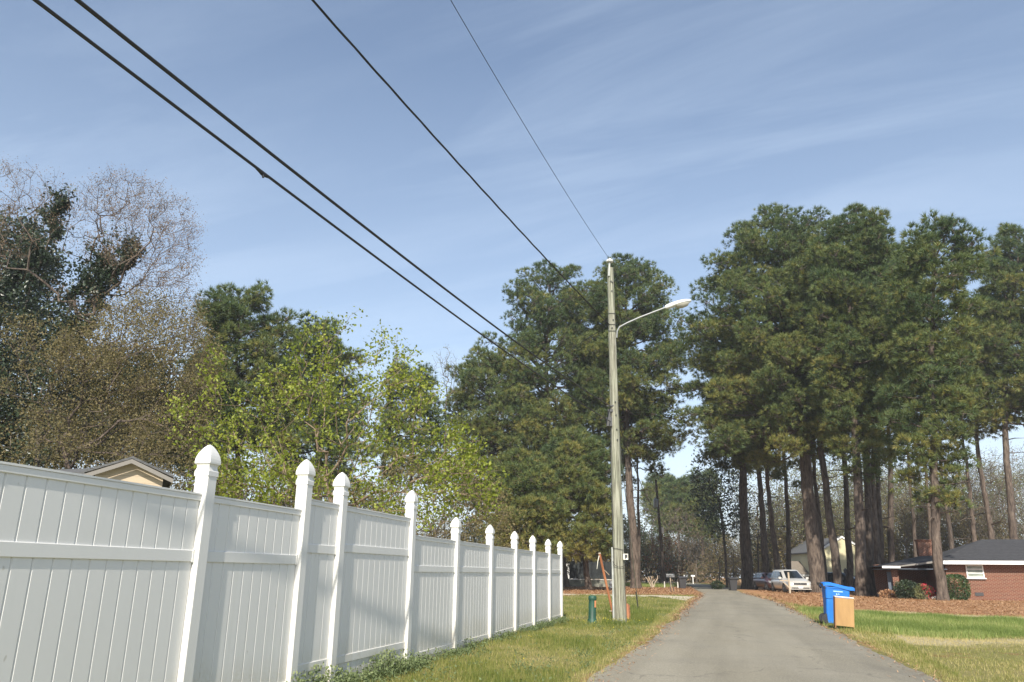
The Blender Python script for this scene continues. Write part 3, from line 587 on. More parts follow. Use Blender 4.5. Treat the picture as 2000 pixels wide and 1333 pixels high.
g = Geo(); prism(g, [(-.06, -.02), (-.02, -.05), (.03, -.05), (.05, -.01), (.0, .01)], -.05, .46, lambda u, v, d: b0+np.array([u-.035*d, v, d])); g.build('sleeve', 'orange_paint', st)
g = Geo(); path(g, [b0+[.06, .02, -.05], b0+[.045, .02, .43]], .022, 6); path(g, [b0+[-.02, .03, .4], b0+[-.05, .03, .95]], .009, 5); g.build('rod', 'rust', st)
b0 = gp(1156.5, 1218); st = thing('cable_pedestal', 'dark green plastic telecom pedestal in the grass by the fence end', 'pedestal', b0)
ln = np.array([.035, 0.02, 1.0]); ped = lambda r, z: [b0+ln*z+np.array([r*math.cos(t), r*math.sin(t), 0]) for t in np.arange(12)*math.pi/6+.2]
def ploft(g, secs, f=ped):
    V = []; 
    for r, z in secs: V += list(f(r, z))
    n = len(V)//len(secs); i = np.arange(n); q = np.stack([i, (i+1) % n, n+(i+1) % n, n+i], 1)
    g.add(V, (q[None]+(np.arange(len(secs)-1)*n)[:, None, None]).reshape(-1, 4)); g.add(V[-n:], [list(range(n))])
g = Geo(); ploft(g, [(.125, -.05), (.125, .10), (.112, .115), (.104, .13), (.098, .585)]); g.build('housing', 'green_plastic', st, True)
g = Geo(); ploft(g, [(.108, .585), (.112, .60), (.112, .655), (.10, .685), (.05, .70)]); g.build('lid', 'green_plastic', st, True)
g = Geo()
for z0, z1 in ((.40, .57),):
    th = np.linspace(rad(-62), rad(-20), 6); V = [b0+ln*z+np.array([.1005*math.cos(t), .1005*math.sin(t), 0])*1.03 for z in (z0, z1) for t in th]
    g.add(V, [[k, k+1, 7+k, 6+k] for k in range(5)])
g.build('warning_label', 'orange_label', st)
# ------------------------------------------------------------------ blue bin and discarded cabinet
BL = gp(1642, 1222)+[0, .25, .02]; BAX = axes(rad(-11)); BAX = (norm(BAX[0]-UP*.075), BAX[1], norm(UP+BAX[0]*.075)); bl = lambda x, y, z: BL+BAX[0]*x*.86+BAX[1]*y*.92+BAX[2]*(z*.96)   # stands a little askew on the sloping shoulder
bn = thing('wheelie_bin', 'blue wheeled recycling bin standing at the right road edge', 'bin', BL)
def rrect(hx0, hx1, hy, r, z, n=4):
    P = []
    for cx_, cy_, a in ((hx1-r, hy-r, 0), (hx0+r, hy-r, 90), (hx0+r, -hy+r, 180), (hx1-r, -hy+r, 270)):
        for k in range(n+1): t = rad(a+90*k/n); P.append(bl(cx_+r*math.cos(t), cy_+r*math.sin(t), z))
    return P
def rloft(g, secs, mi=0, capb=True):
    V = []; 
    for s in secs: V += rrect(*s)
    n = len(V)//len(secs); i = np.arange(n); q = np.stack([i, (i+1) % n, n+(i+1) % n, n+i], 1)
    g.add(V, (q[None]+(np.arange(len(secs)-1)*n)[:, None, None]).reshape(-1, 4), mi); g.add(V[-n:], [list(range(n))], mi); g.add(V[:n][::-1], [list(range(n))], mi)
g = Geo()
rloft(g, [(-.34, .24, .23, .06, .02), (-.345, .285, .25, .06, .40), (-.35, .315, .262, .06, .66), (-.36, .34, .285, .06, .675), (-.37, .365, .30, .06, .95), (-.385, .38, .315, .06, .955), (-.385, .38, .315, .06, .985)])
for x, w in ((-.20, .05), (.16, .05)):   # moulded ribs down the side
    for y in (-1, 1): prism(g, [(x-w, .03), (x+w, .03), (x+w*.9, .64), (x-w*.9, .64)], 0.20, .272, lambda u, v, d, y=y: bl(u, y*(d-.045*(1-v/.64)), v))
for x in (-.17, .02, .21): prism(g, [(x-.006, .70), (x+.006, .70), (x+.006, .93), (x-.006, .93)], .28, .304, lambda u, v, d: bl(u, -d, v))
body = g.build('body', 'blue_plastic', bn)
g = Geo(); V = []; secs = []
for x, z, w in ((-.43, 1.045, .30), (-.38, 1.075, .325), (-.20, 1.085, .33), (.0, 1.055, .33), (.2, 1.02, .33), (.36, 1.0, .33), (.47, 1.005, .31), (.50, .99, .29)):
    V += [bl(x, w, z-.07), bl(x, w, z-.02), bl(x, w*.86, z+.015), bl(x, 0, z+.03), bl(x, -w*.86, z+.015), bl(x, -w, z-.02), bl(x, -w, z-.07), bl(x, 0, z-.06)]
i = np.arange(8); q = np.stack([i, (i+1) % 8, 8+(i+1) % 8, 8+i], 1); g.add(V, (q[None]+(np.arange(7)*8)[:, None, None]).reshape(-1, 4)); g.add(V[:8], [list(range(8))]); g.add(V[-8:], [list(range(8))])
g.build('lid', 'blue_plastic', bn)
g = Geo(); path(g, [bl(-.38, -.30, .93), bl(-.47, -.30, 1.02), bl(-.50, -.24, 1.06), bl(-.50, .24, 1.06), bl(-.47, .30, 1.02), bl(-.38, .30, .93)], .02, 7); g.build('handle', 'black_plastic', bn)
for y in (-.25, .25):
    g = Geo(); lathe(g, [(.05, -.03), (.125, -.028), (.13, -.01), (.13, .01), (.125, .028), (.05, .03)], bl(-.34, y*.78, .125), 20, ax=(BAX[0], BAX[2], BAX[1])); g.build('wheel', 'black_plastic', bn)
g = Geo()   # pale moulded lettering plate and mark, too small to read in the photo
box(g, bl(.0, -.305, .875), (.24, .004, .03), 0, BAX); box(g, bl(-.04, -.307, .80), (.03, .004, .05), 0, BAX); box(g, bl(.02, -.307, .795), (.05, .004, .012), 0, BAX); box(g, bl(.02, -.307, .82), (.012, .004, .035), 0, BAX)
g.build('printed_mark', 'bin_mark', bn)
CB = gp(1650.5, 1230.5)+[0, 0, .015]; CAX = axes(rad(-14)); CAX = (norm(CAX[0]-UP*.085), CAX[1], norm(UP+CAX[0]*.085)); cb = lambda x, y, z: CB+CAX[0]*x+CAX[1]*y+CAX[2]*z
cn = thing('wooden_cabinet', 'discarded tan wooden cabinet with white top, back turned to the road, against the blue bin', 'cabinet', CB)
g = Geo(); box(g, cb(0, .004, .395), (.40, .008, .66), 0, CAX); g.build('back_panel', 'plywood_tan', cn)
for x in (-.209, .209):
    g = Geo(); prism(g, [(.0, 0), (.045, 0), (.07, .05), (.21, .05), (.235, 0), (.28, 0), (.28, .735), (.0, .735)], x-.009, x+.009, lambda u, v, d: cb(d, u, v)); g.build('side_panel', 'veneer_brown' if x < 0 else 'plywood_tan', cn)
g = Geo(); box(g, cb(0, .14, .745), (.445, .31, .02), 0, CAX); g.build('top', 'laminate_white', cn)
g = Geo(); box(g, cb(0, .145, .075), (.396, .265, .018), 0, CAX); box(g, cb(0, .145, .4), (.396, .25, .016), 0, CAX); g.build('shelf', 'plywood_tan', cn)
# ------------------------------------------------------------------ houses
def gable_roof(g, x0, x1, y0, y1, ze, zr, ov=0.35, axis='x', th=.14):
    if axis == 'x':
        ym = (y0+y1)/2; sl = (zr-ze)/(ym-y0)
        pr = [(y0-ov, ze-sl*ov), (ym, zr), (y1+ov, ze-sl*ov), (y1+ov, ze-sl*ov+th), (ym, zr+th*1.15), (y0-ov, ze-sl*ov+th)]
        prism(g, pr, x0-ov, x1+ov, lambda u, v, d: np.array([d, u, v]))
    else:
        xm = (x0+x1)/2; sl = (zr-ze)/(xm-x0)
        pr = [(x0-ov, ze-sl*ov), (xm, zr), (x1+ov, ze-sl*ov), (x1+ov, ze-sl*ov+th), (xm, zr+th*1.15), (x0-ov, ze-sl*ov+th)]
        prism(g, pr, y0-ov, y1+ov, lambda u, v, d: np.array([u, d, v]))
# brick ranch house on the right, its front turned a little to the left of the road
HY = 48.2; HAZ = -18.0; HO = at(1852, 1150, HY)*np.array([1, 1, 0]); hax = axes(rad(HAZ))
hs_ = thing('brick_house', 'single storey red brick house with dark hip roof and white fascia beside the pines', 'house', HO)
def hl(px, py, y):  # photo point -> house coordinates (x along the front, z up) on the plane y
    r = ray(px, py); n = hax[1]; E0 = np.array([0, 0, EYE]); t = ((HO+n*y-E0)@n)/(r@n); P = E0+r*t-HO; return P@hax[0], P[2]
HB = lambda x, y, z: HO+np.array([x, y, z])      # built square, then the whole house is turned
W1 = 14.0; zE = hl(1930, 1101, -.5)[1]; rx, zA = hl(1917, 1054, 4.5); px0 = hl(1737, 1150, -.3)[0]; zP = hl(1745, 1112, -.5)[1]
g = Geo(); box(g, HB(W1/2, 4.5, zE/2-.1), (W1, 9, zE+.2)); wall = g.build('wall', 'brick', hs_)
g = Geo(); box(g, HB(px0/2-.05, 6.2, zE/2), (-px0-.1, .3, zE)); g.build('porch_wall', 'brick', hs_)
g = Geo(); box(g, HB(px0/2, 2.9, .06), (-px0, 6.0, .12)); g.build('porch_floor', 'concrete', hs_)
g = Geo(); cx0 = hl(1751, 1140, -.1)[0]; box(g, HB(cx0, .1, zP/2), (.34, .34, zP)); g.build('porch_column', 'brick', hs_)
g = Geo(); box(g, HB(px0+.36, .35, zP*.46), (.62, .06, zP*.9)); g.build('porch_screen', 'door_blue', hs_)
ov = .55; X0, X1, Y0, Y1 = -ov, W1+ov, -ov, 9+ov
g = Geo(); V = [HB(*v) for v in ((X0, Y0, zE+.16), (X1, Y0, zE+.16), (X1, Y1, zE+.16), (X0, Y1, zE+.16), (rx, 4.5, zA), (X1-(rx-X0), 4.5, zA))]
g.add(V, [[0, 1, 5, 4], [2, 3, 4, 5]]); g.add(V, [[1, 2, 5], [3, 0, 4]]); main = g.build('roof', 'shingle_dark', hs_)
pw = px0-.3; zq = hl(1745, 1107, -.6)[1]; xr2, zr2 = hl(1795, 1087, 4.2)
g = Geo(); V = [HB(*v) for v in ((pw, Y0-.1, zq+.02), (.3, Y0+.1, zE+.10), (4.2, 4.2, zr2+.3), (xr2, 4.2, zr2), (pw, 9, zq+.02))]; g.add(V, [[0, 1, 2, 3]]); g.add(V, [[0, 3, 4]]); g.build('porch_roof', 'shingle_dark', hs_)
g = Geo(); box(g, HB((X0+X1)/2, Y0-.02, zE+.05), (X1-X0, .05, .21)); g.build('fascia', 'white_paint', hs_)
g = Geo(); box(g, HB(X0-.02, (Y0+Y1)/2, zE+.05), (.05, Y1-Y0, .21)); g.build('fascia', 'white_paint', hs_)
xe = hl(1758, 1108, -.6)[0]; g = Geo(); box(g, HB((pw+xe)/2, Y0-.14, zq-.03), (xe-pw, .05, .13)); g.build('fascia', 'white_paint', hs_)
g = Geo(); a = HB(xe, Y0-.1, zq-.02); b = HB(X0, Y0, zE+.02); P = [a, b, b+UP*.12, a+UP*.08]; g.add(P+[p+np.array([0, .05, 0]) for p in P], BOXF); g.build('gutter', 'trim_brown', hs_)
g = Geo(); box(g, HB((X0+X1)/2, (Y0+Y1)/2, zE-.02), (X1-X0-.1, Y1-Y0-.1, .03)); g.build('soffit', 'white_paint', hs_)
g = Geo(); box(g, HB(pw/2+.1, 2.9, zq-.13), (-pw-.2, 6.9, .04)); g.build('porch_ceiling', 'door_blue', hs_)
ccx, zt = hl(1808, 1057, 5.5); g = Geo(); box(g, HB(ccx, 5.5, (zt+1.8)/2), (1.15, .75, zt-1.8)); box(g, HB(ccx, 5.5, zt+.04), (1.27, .87, .09)); g.build('chimney', 'brick', main)
wx0, wz1 = hl(1885, 1104, 0); wx1, wz0 = hl(1923, 1129, 0); wcx, wcz, ww, wh = (wx0+wx1)/2, (wz0+wz1)/2, wx1-wx0, wz1-wz0
g = Geo()
for x in (wx0+.03, wx1-.03): box(g, HB(x, -.035, wcz), (.06, .07, wh))
for z in (wz0+.03, wz0+wh*.36, wz0+wh*.68, wz1-.03): box(g, HB(wcx, -.033, z), (ww-.12, .055, .045))
win = g.build('window', 'white_paint', hs_)
g = Geo(); box(g, HB(wcx, -.02, wcz), (ww-.1, .02, wh-.06)); g.build('pane', 'blind_pale', win)
g = Geo(); box(g, HB(wcx, -.06, wz0-.04), (ww+.14, .13, .06)); g.build('sill', 'white_paint', win)
g = Geo(); box(g, HB(1.6, -.01, .32), (.45, .03, .2)); g.build('vent', 'dark_steel', hs_)
hs_.rotation_euler = (0, 0, rad(HAZ))
# pale yellow house among the pines
YY_ = 92.0; ax0 = at(1604, 1100, YY_)[0]; ax1 = at(1694, 1100, YY_)[0]; zev = at(1604, 1078, YY_)[2]; zap = at(1650, 1052, YY_)[2]
yh = thing('yellow_house', 'pale yellow sided house behind the pine trunks, gable end showing', 'house', (ax0, YY_, 0))
g = Geo(); xm = (ax0+ax1)/2
prism(g, [(ax0, -.1), (ax1, -.1), (ax1, zev), (xm, zap), (ax0, zev)], YY_, YY_+11, lambda u, v, d: np.array([u, d, v])); g.build('wall', 'siding_yellow', yh)
g = Geo(); gable_roof(g, ax0, ax1, YY_+.25, YY_+11, zev+.04, zap+.04, .3, 'y'); g.build('roof', 'shingle_grey', yh)
g = Geo()
for s in (-1, 1):
    xe = xm+s*(xm-ax0+.35); a = np.array([xe, YY_-.12, zev-.12]); b = np.array([xm, YY_-.12, zap+.04]); prism(g, [(0, 0), (0, .24)], 0, 0, lambda u, v, d: a) if False else None
    P = [a, b, b+UP*.24, a+UP*.24]; g.add(P+[p+np.array([0, .08, 0]) for p in P], BOXF[:, ::1])
g.build('rake_board', 'white_paint', yh)
wxa, wxb = at(1540, 1110, 96)[0], at(1582, 1110, 96)[0]; zt_, zl_ = at(1560, 1098, 98)[2], at(1560, 1124, 96)[2]
g = Geo(); box(g, ((wxa+wxb)/2, 98.5, zl_/2), (wxb-wxa, 4.5, zl_)); wg = g.build('wing_wall', 'siding_tan', yh)
g = Geo(); V = [(wxa-.3, 95.8, zl_), (wxb+.3, 95.8, zl_), (wxb+.3, 98.8, zt_), (wxa+1.0, 98.8, zt_)]; V = [np.array(v) for v in V]; g.add(V+[v+UP*.1 for v in V], BOXF); g.build('wing_roof', 'shingle_tan', yh)
g = Geo(); box(g, ((wxa+wxb)/2, 95.74, zl_-.02), (wxb-wxa+.6, .06, .22)); g.build('gutter', 'white_paint', yh)
# white house far left behind the trees
c = at(1122, 1095, 118.0); wh_ = thing('white_house', 'white house barely showing through the trees right of the fence end', 'house', (c[0], 118, 0))
g = Geo(); x0, x1 = at(1100, 1090, 118)[0], at(1142, 1090, 118)[0]; ze = at(1122, 1084, 118)[2]; zr = at(1122, 1072, 118)[2]
prism(g, [(x0, -.1), (x1, -.1), (x1, ze), ((x0+x1)/2, zr), (x0, ze)], 118, 127, lambda u, v, d: np.array([u, d, v])); g.build('wall', 'siding_white', wh_)
g = Geo(); gable_roof(g, x0, x1, 118.2, 127, ze+.04, zr+.04, .3, 'y'); g.build('roof', 'shingle_grey', wh_)
# neighbour's roof behind the fence
NY = 24.0; apx = at(262, 897, NY); e0 = at(180, 925, NY); e1 = at(328, 930, NY)
nh = thing('tan_house', 'low tan sided house behind the fence with a dark grey gable roof', 'house', (apx[0], NY, 0))
nax = axes(rad(25)); hw = (e1[0]-e0[0])/2*1.02; xc = (e0[0]+e1[0])/2
nl = lambda x, y, z: np.array([xc, NY, 0])+nax[0]*x+nax[1]*y+UP*z
zap2 = apx[2]-.02; sl = (zap2-e1[2])/hw
g = Geo(); prism(g, [(-hw+.25, -.1), (hw-.25, -.1), (hw-.25, e1[2]+.25*sl-.08), (0, zap2-.1), (-hw+.25, e1[2]+.25*sl-.08)], 0, 9, lambda u, v, d: nl(u, d, v)); g.build('wall', 'siding_tan', nh)
g = Geo(); zl = e1[2]
for s in (-1, 1):
    P = [nl(0, -.3, zap2), nl(0, 11, zap2), nl(s*hw*1.03, 11, zl-.03*sl*hw), nl(s*hw*1.03, -.3, zl-.03*sl*hw)]; g.add(P+[p+UP*.07 for p in P], BOXF)
# long wing running away to the left
L0 = at(70, 905, NY+3.0)
P = [nl(0, 2.6, zap2+.02), np.array([L0[0]-6, NY+5.6, zap2+.02]), np.array([L0[0]-6.5, NY+2.4, zl-.05]), nl(-hw*.98, -.25, zl-.05)]; g.add(P+[p+UP*.07 for p in P], BOXF)
P = [nl(0, 2.6, zap2+.02), np.array([L0[0]-6, NY+5.6, zap2+.02]), np.array([L0[0]-5.5, NY+11, zl-.05]), nl(0, 8, zl-.05)]; g.add(P+[p+UP*.07 for p in P], BOXF)
g.build('roof', 'shingle_grey', nh)
g = Geo()
P = [nl(-hw+.2, .3, -.1), nl(-hw+.2, .3, zl-.1)]; Q = np.array([L0[0]-6, NY+3, 0]); V = [P[0], Q-UP*.1, Q+UP*(zl-.1), P[1]]; V = [np.array(v) for v in V]; g.add(V+[v+np.array([0, 2.5, 0]) for v in V], BOXF); g.build('wing_wall', 'siding_tan', nh)
g = Geo()
for s in (-1, 1):
    a = nl(0, -.33, zap2-.02); b = nl(s*hw*1.03, -.33, zl-.05-.03*sl*hw); P = [a, b, b-UP*.13, a-UP*.13]; g.add(P+[p+nax[1]*.04 for p in P], BOXF)
g.build('rake_board', 'trim_brown', nh)
# ------------------------------------------------------------------ cars
def make_car(name, label, C, az, paint, L=5.0, Wd=1.0, Ht=1.72, low=False):
    A = axes(az); f = lambda x, y, z: np.asarray(C)+A[0]*x+A[1]*y+UP*z
    car = thing(name, label, 'car', C)
    S = [(-2.50, .45, .95, .78), (-2.44, .30, 1.04, .90), (-2.1, .26, 1.06, .97), (-1.2, .24, 1.07, 1.0), (0, .24, 1.06, 1.0), (1.0, .24, 1.05, 1.0), (1.35, .24, 1.06, .99), (1.8, .24, .98, .97), (2.2, .26, .88, .92), (2.40, .28, .80, .85), (2.50, .32, .70, .76), (2.52, .42, .60, .70)]
    g = Geo(); V = []
    for x, lo, hi, w in S:
        w *= .97*Wd; md = lo+(hi-lo)*.55
        V += [f(x, w*.9, lo), f(x, w, lo+(hi-lo)*.3), f(x, w, md), f(x, w*.93, hi-.04), f(x, w*.75, hi), f(x, 0, hi+.03), f(x, -w*.75, hi), f(x, -w*.93, hi-.04), f(x, -w, md), f(x, -w, lo+(hi-lo)*.3), f(x, -w*.9, lo), f(x, 0, lo)]
    n = 12; i = np.arange(n); q = np.stack([i, (i+1) % n, n+(i+1) % n, n+i], 1); g.add(V, (q[None]+(np.arange(len(S)-1)*n)[:, None, None]).reshape(-1, 4)); g.add(V[:n], [list(range(n))]); g.add(V[-n:], [list(range(n))])
    # cabin shell
    xr0, xr1, xb0, xb1 = -2.15, .15, -2.42, 1.32; zb, zr = 1.03, Ht-.06
    def ring(k):
        x0 = xb0+(xr0-xb0)*k; x1 = xb1+(xr1-xb1)*k; w = .93-.21*k; z = zb+(zr-zb)*k; return [f(x0, w*.9, z), f(x0+.25, w, z), f(x1-.45, w, z), f(x1, w*.82, z), f(x1+.06, 0, z), f(x1, -w*.82, z), f(x1-.45, -w, z), f(x0+.25, -w, z), f(x0, -w*.9, z)]
    V = ring(0)+ring(.5)+ring(1); n = 9; i = np.arange(n); q = np.stack([i, (i+1) % n, n+(i+1) % n, n+i], 1); g.add(V, (q[None]+(np.arange(2)*n)[:, None, None]).reshape(-1, 4))
    R = ring(1); top = [p+(np.mean(R, 0)-p)*.18+UP*.055 for p in R]; g.add(R+top, q); g.add(top, [list(range(n))])
    body = g.build('body', paint, car, True)
    for pol in body.data.polygons: pass
    ki = lambda k: ring(k)
    def glass(nm, c4):   # corner params: (ring index a, ring index b, k0, k1, inset)
        g = Geo(); a, b, k0, k1, i0, i1 = c4; lo, hi = ki(k0), ki(k1); m = np.mean(ring(.5), 0)
        P = [lo[a]+(lo[b]-lo[a])*i0, lo[a]+(lo[b]-lo[a])*i1, hi[a]+(hi[b]-hi[a])*i1, hi[a]+(hi[b]-hi[a])*i0]
        P = [p+(p-m)*np.array([1, 1, 0])*.012 for p in P]; g.add(P, [[0, 1, 2, 3]]); g.build(nm, 'car_glass', car)
    g = Geo(); lo, hi = ki(.07), ki(.93); m = np.mean(ring(.5), 0)
    ls = [lo[3]*.93+lo[5]*.07, lo[4], lo[5]*.93+lo[3]*.07, hi[5]*.93+hi[3]*.07, hi[4], hi[3]*.93+hi[5]*.07]; ls = [p+A[0]*.015+UP*.008 for p in ls]; g.add(ls, [[0, 1, 4, 5], [1, 2, 3, 4]]); g.build('windscreen', 'car_glass', car)
    for a, b in ((1, 2), (7, 6)):
        for i0, i1 in ((.02, .30), (.33, .64), (.67, .99)): glass('side_window', (a, b, .1, .88, i0, i1))
    glass('side_window', (2, 3, .12, .80, .02, .55)); glass('side_window', (6, 5, .12, .80, .02, .55)); glass('rear_window', (0, 8, .12, .88, .08, .92))
    for x in (-1.55, 1.5):
        for s in (-1, 1):
            g = Geo(); lathe(g, [(.20, -.11), (.31, -.11), (.335, -.08), (.335, .08), (.31, .11), (.20, .11)], f(x, s*.87*Wd, .335), 22, ax=(A[0], UP, A[1])); wl = g.build('wheel', 'tyre_rubber', car)
            g = Geo(); lathe(g, [(.03, s*.115), (.19, s*.10), (.215, s*.115), (.215, s*.06)], f(x, s*.87*Wd, .335), 18, ax=(A[0], UP, A[1])); g.build('rim', 'steel_grey', wl)
            g = Geo(); th = np.linspace(rad(-8), rad(188), 13); P = [f(x+.40*math.cos(t), s*.972*Wd, .335+.40*math.sin(t)) for t in th]+[f(x, s*.972*Wd, .30)]; g.add(P, [[k, k+1, 13] for k in range(12)]); g.build('wheel_arch', 'black_plastic', car)
    for s in (-1, 1):
        g = Geo(); P = []
        for x, y0, y1, z0, z1 in ((2.05, .93, .80, .73, .86), (2.30, .90, .64, .66, .80), (2.47, .78, .50, .64, .74)):
            P += [f(x+.03, s*y0*Wd*.97, z0), f(x+.03, s*y1*Wd*.97, z0), f(x, s*y1*Wd*.97, z1), f(x, s*y0*Wd*.96, z1)]
        i = np.arange(4); q = np.stack([i, (i+1) % 4, 4+(i+1) % 4, 4+i], 1); g.add(P, (q[None]+(np.arange(2)*4)[:, None, None]).reshape(-1, 4)); g.add(P[-4:], [[0, 1, 2, 3]]); g.build('headlight', 'headlamp', car)
        g = Geo(); V = []; 
        for l, w, h in ((0, .03, .03), (.05, .055, .07), (.16, .07, .085), (.22, .05, .06)):
            V += [f(.95-dx, s*(.93*Wd+l), 1.09+dz) for dx, dz in ((-w, -h), (w, -h), (w, h), (-w, h))]
        i = np.arange(4); q = np.stack([i, (i+1) % 4, 4+(i+1) % 4, 4+i], 1); g.add(V, (q[None]+(np.arange(3)*4)[:, None, None]).reshape(-1, 4)); g.add(V[-4:], [[0, 1, 2, 3]]); g.build('mirror', paint, car)
    g = Geo(); P = [f(2.515, -.48, .60), f(2.515, .48, .60), f(2.47, .50, .75), f(2.47, -.50, .75)]; P = [p+A[0]*.03 for p in P]; g.add(P+[p-A[0]*.08 for p in P], BOXF); gl = g.build('grille', 'dark_steel', car)
    g = Geo()
    for z in (.64, .71): box(g, f(2.545, 0, z), (.02, .94, .022), 0, A)
    for y in (-.055, .055): box(g, f(2.56, y, .68), (.02, .03, .14), 0, A)
    box(g, f(2.56, 0, .68), (.02, .10, .03), 0, A); g.build('grille_trim', 'chrome', gl)
    g = Geo(); P = [f(2.53, -.68, .335), f(2.53, .68, .335), f(2.54, .62, .41), f(2.54, -.62, .41)]; g.add(P+[p-A[0]*.12 for p in P], BOXF); g.build('lower_intake', 'black_plastic', car)
    g = Geo(); box(g, f(2.565, 0, .43), (.015, .33, .165), 0, A); g.build('licence_plate', 'plate_white', car)
    g = Geo(); box(g, f(2.45, 0, .29), (.22, 1.6*Wd, .05), 0, A); g.build('front_lip', paint, car)
    return car
cc = gp(1562, 1156.5); cc = cc*np.array([61.5/cc[1]]*2+[0]); view = math.atan2(cc[1], cc[0])
make_car('parked_car', 'silver minivan parked facing the road beside the thickest pine trunk', cc+[0, 1.9, 0], view+math.pi+rad(17), 'car_silver')
cc2 = at(1507, 1150, 71.0); cc2[2] = 0
make_car('parked_car', 'dark maroon car parked behind the silver minivan', cc2, view+math.pi+rad(20), 'car_maroon', Ht=1.5)
cc3 = at(1652, 1150, 76.0); cc3[2] = 0
make_car('parked_car', 'black car half hidden among pine trunks behind the blue bin', cc3, view+math.pi+rad(60), 'car_black', Ht=1.62)
# ------------------------------------------------------------------ small things further off
def W0(px, py, Y): p = at(px, py, Y); p[2] = 0; return p
b0 = W0(1543, 1160, 57.5); t_ = thing('mailbox_post', 'bare wooden post with a side arm standing in front of the silver minivan', 'post', b0)
g = Geo(); box(g, b0+UP*.72, (.11, .11, 1.54)); g.build('post', 'post_wood', t_)
g = Geo(); box(g, b0+np.array([-.36, -.0, .92]), (.62, .09, .08)); P = [b0+np.array(v) for v in ((-.50, -.035, .86), (-.42, -.035, .86), (-.055, -.035, .52), (-.055, -.035, .42))]; g.add(P+[p+np.array([0, .07, 0]) for p in P], BOXF); g.build('arm', 'post_wood', t_)
def bin_far(px, py, Y, lab):
    b0 = W0(px, py, Y); t_ = thing('wheelie_bin', lab, 'bin', b0)
    g = Geo(); V = []
    for z, w, d in ((0.03, .24, .24), (.5, .29, .29), (.98, .34, .34)): V += [b0+np.array(v) for v in ((-w, -d, z), (w, -d, z), (w, d, z), (-w, d, z))]
    i = np.arange(4); q = np.stack([i, (i+1) % 4, 4+(i+1) % 4, 4+i], 1); g.add(V, (q[None]+(np.arange(2)*4)[:, None, None]).reshape(-1, 4)); g.add(V[:4], [[0, 1, 2, 3]]); g.build('body', 'bin_charcoal', t_)
    g = Geo(); V = []
    for y, z in ((-.42, .99), (-.2, 1.06), (.2, 1.10), (.4, 1.03)): V += [b0+np.array(v) for v in ((-.37, y, z-.05), (.37, y, z-.05), (.37, y, z), (-.37, y, z))]
    g.add(V, (q[None]+(np.arange(3)*4)[:, None, None]).reshape(-1, 4)); g.add(V[:4], [[0, 1, 2, 3]]); g.build('lid', 'bin_charcoal', t_)
    for s in (-1, 1):
        g = Geo(); lathe(g, [(.06, -.03), (.13, -.03), (.13, .03), (.06, .03)], b0+np.array([s*.27, .25, .13]), 14, ax=(np.array([0, 1., 0]), UP, np.array([1., 0, 0]))); g.build('wheel', 'black_plastic', t_)
bin_far(1432, 1150, 68, 'charcoal wheeled bin on the right road edge near the bend')
bin_far(1333, 1146, 74, 'charcoal wheeled bin on the left road edge near the bend')
def mailbox(px, py, Y, lab, mt, h=1.0, sc=1.0):
    b0 = W0(px, py, Y); t_ = thing('mailbox', lab, 'mailbox', b0)
    g = Geo(); box(g, b0+UP*(h/2-.05), (.1, .1, h+.1)); g.build('post', 'post_wood' if mt != 'white_paint' else 'white_paint', t_)
    g = Geo(); w = .13*sc; hh = .14*sc; prism(g, [(-w, 0), (w, 0), (w, hh)]+[(w*math.cos(t), hh+w*math.sin(t)) for t in np.linspace(.3, math.pi-.3, 6)]+[(-w, hh)], -.32*sc, .32*sc, lambda u, v, d: b0+np.array([d, u, h+v])); g.build('box', mt, t_)
mailbox(1310, 1146, 78, 'grey mailbox on a post beyond the grass bank, left of the road', 'steel_grey', 1.0, 1.2)
mailbox(1340, 1143, 100, 'nearer of two white mailboxes at the bend of the road', 'white_paint', 1.0, .8)
mailbox(1354, 1142, 112, 'farther of two white mailboxes at the bend of the road', 'white_paint', 1.0, .8)
rs = np.random.default_rng(8)
for k, (px, lab) in enumerate(((1311.5, 'left one of two thin dark stakes in the pine straw left of the road'), (1316.5, 'right one of two thin dark stakes in the pine straw left of the road'))):
    b0 = gp(px, 1158-k*1.5); g = Geo(); path(g, [b0-UP*.1, b0+[-.1, 0, .75]], .025, 6); tag(g.build('stake', 'dark_steel'), lab, 'stake', 'stakes in the pine straw')
for px, py, Y, lab in ((1298, 1144, 80, 'short white marker post at the foot of the far dark pole'), (1324, 1146, 76, 'short white marker post beside the left charcoal bin')):
    b0 = W0(px, py, Y); g = Geo(); prism(g, [(-.05, 0), (.05, 0), (.05, .55), (0, .62), (-.05, .55)], -.02, .02, lambda u, v, d: b0+np.array([u, d, v])); tag(g.build('marker_post', 'cap_pale'), lab, 'marker post', 'white marker posts')
# far utility pole
t_ = thing('utility_pole', 'far dark utility pole with transformer where the road bends', 'utility pole', FP)
g = Geo(); hs = np.linspace(0, 1, 12); path(g, [FP+(FPT-FP)*h for h in hs], np.linspace(.19, .12, 12), 10); g.build('pole', 'bark_dark', t_, True)
g = Geo(); c = at(1281, 992, 87.6); lathe(g, [(.0, 0), (.24, .02), (.25, .1), (.25, .85), (.2, .95), (.08, 1.0), (.06, 1.12), (0, 1.12)], c, 16); g.build('transformer', 'steel_grey', t_, True)
g = Geo(); a = at(1286, 1004, 87.9); b = at(1268, 996.5, 87.3); path(g, [a, (a+b)/2+UP*.12, b], .04, 6); la = g.build('lamp_arm', 'steel_grey', t_)
g = Geo(); c = at(1262, 996, 87.2); path(g, [c+[-.30, 0, 0], c+[-.2, 0, 0.02], c+[.1, 0, .02], c+[.3, 0, 0]], [.05, .13, .12, .05], 8); g.build('lamp_head', 'lamp_grey', la)
g = Geo(); c = at(1294.5, 1036, 87.6); box(g, c, (.22, .12, .62)); g.build('meter_box', 'white_paint', t_)
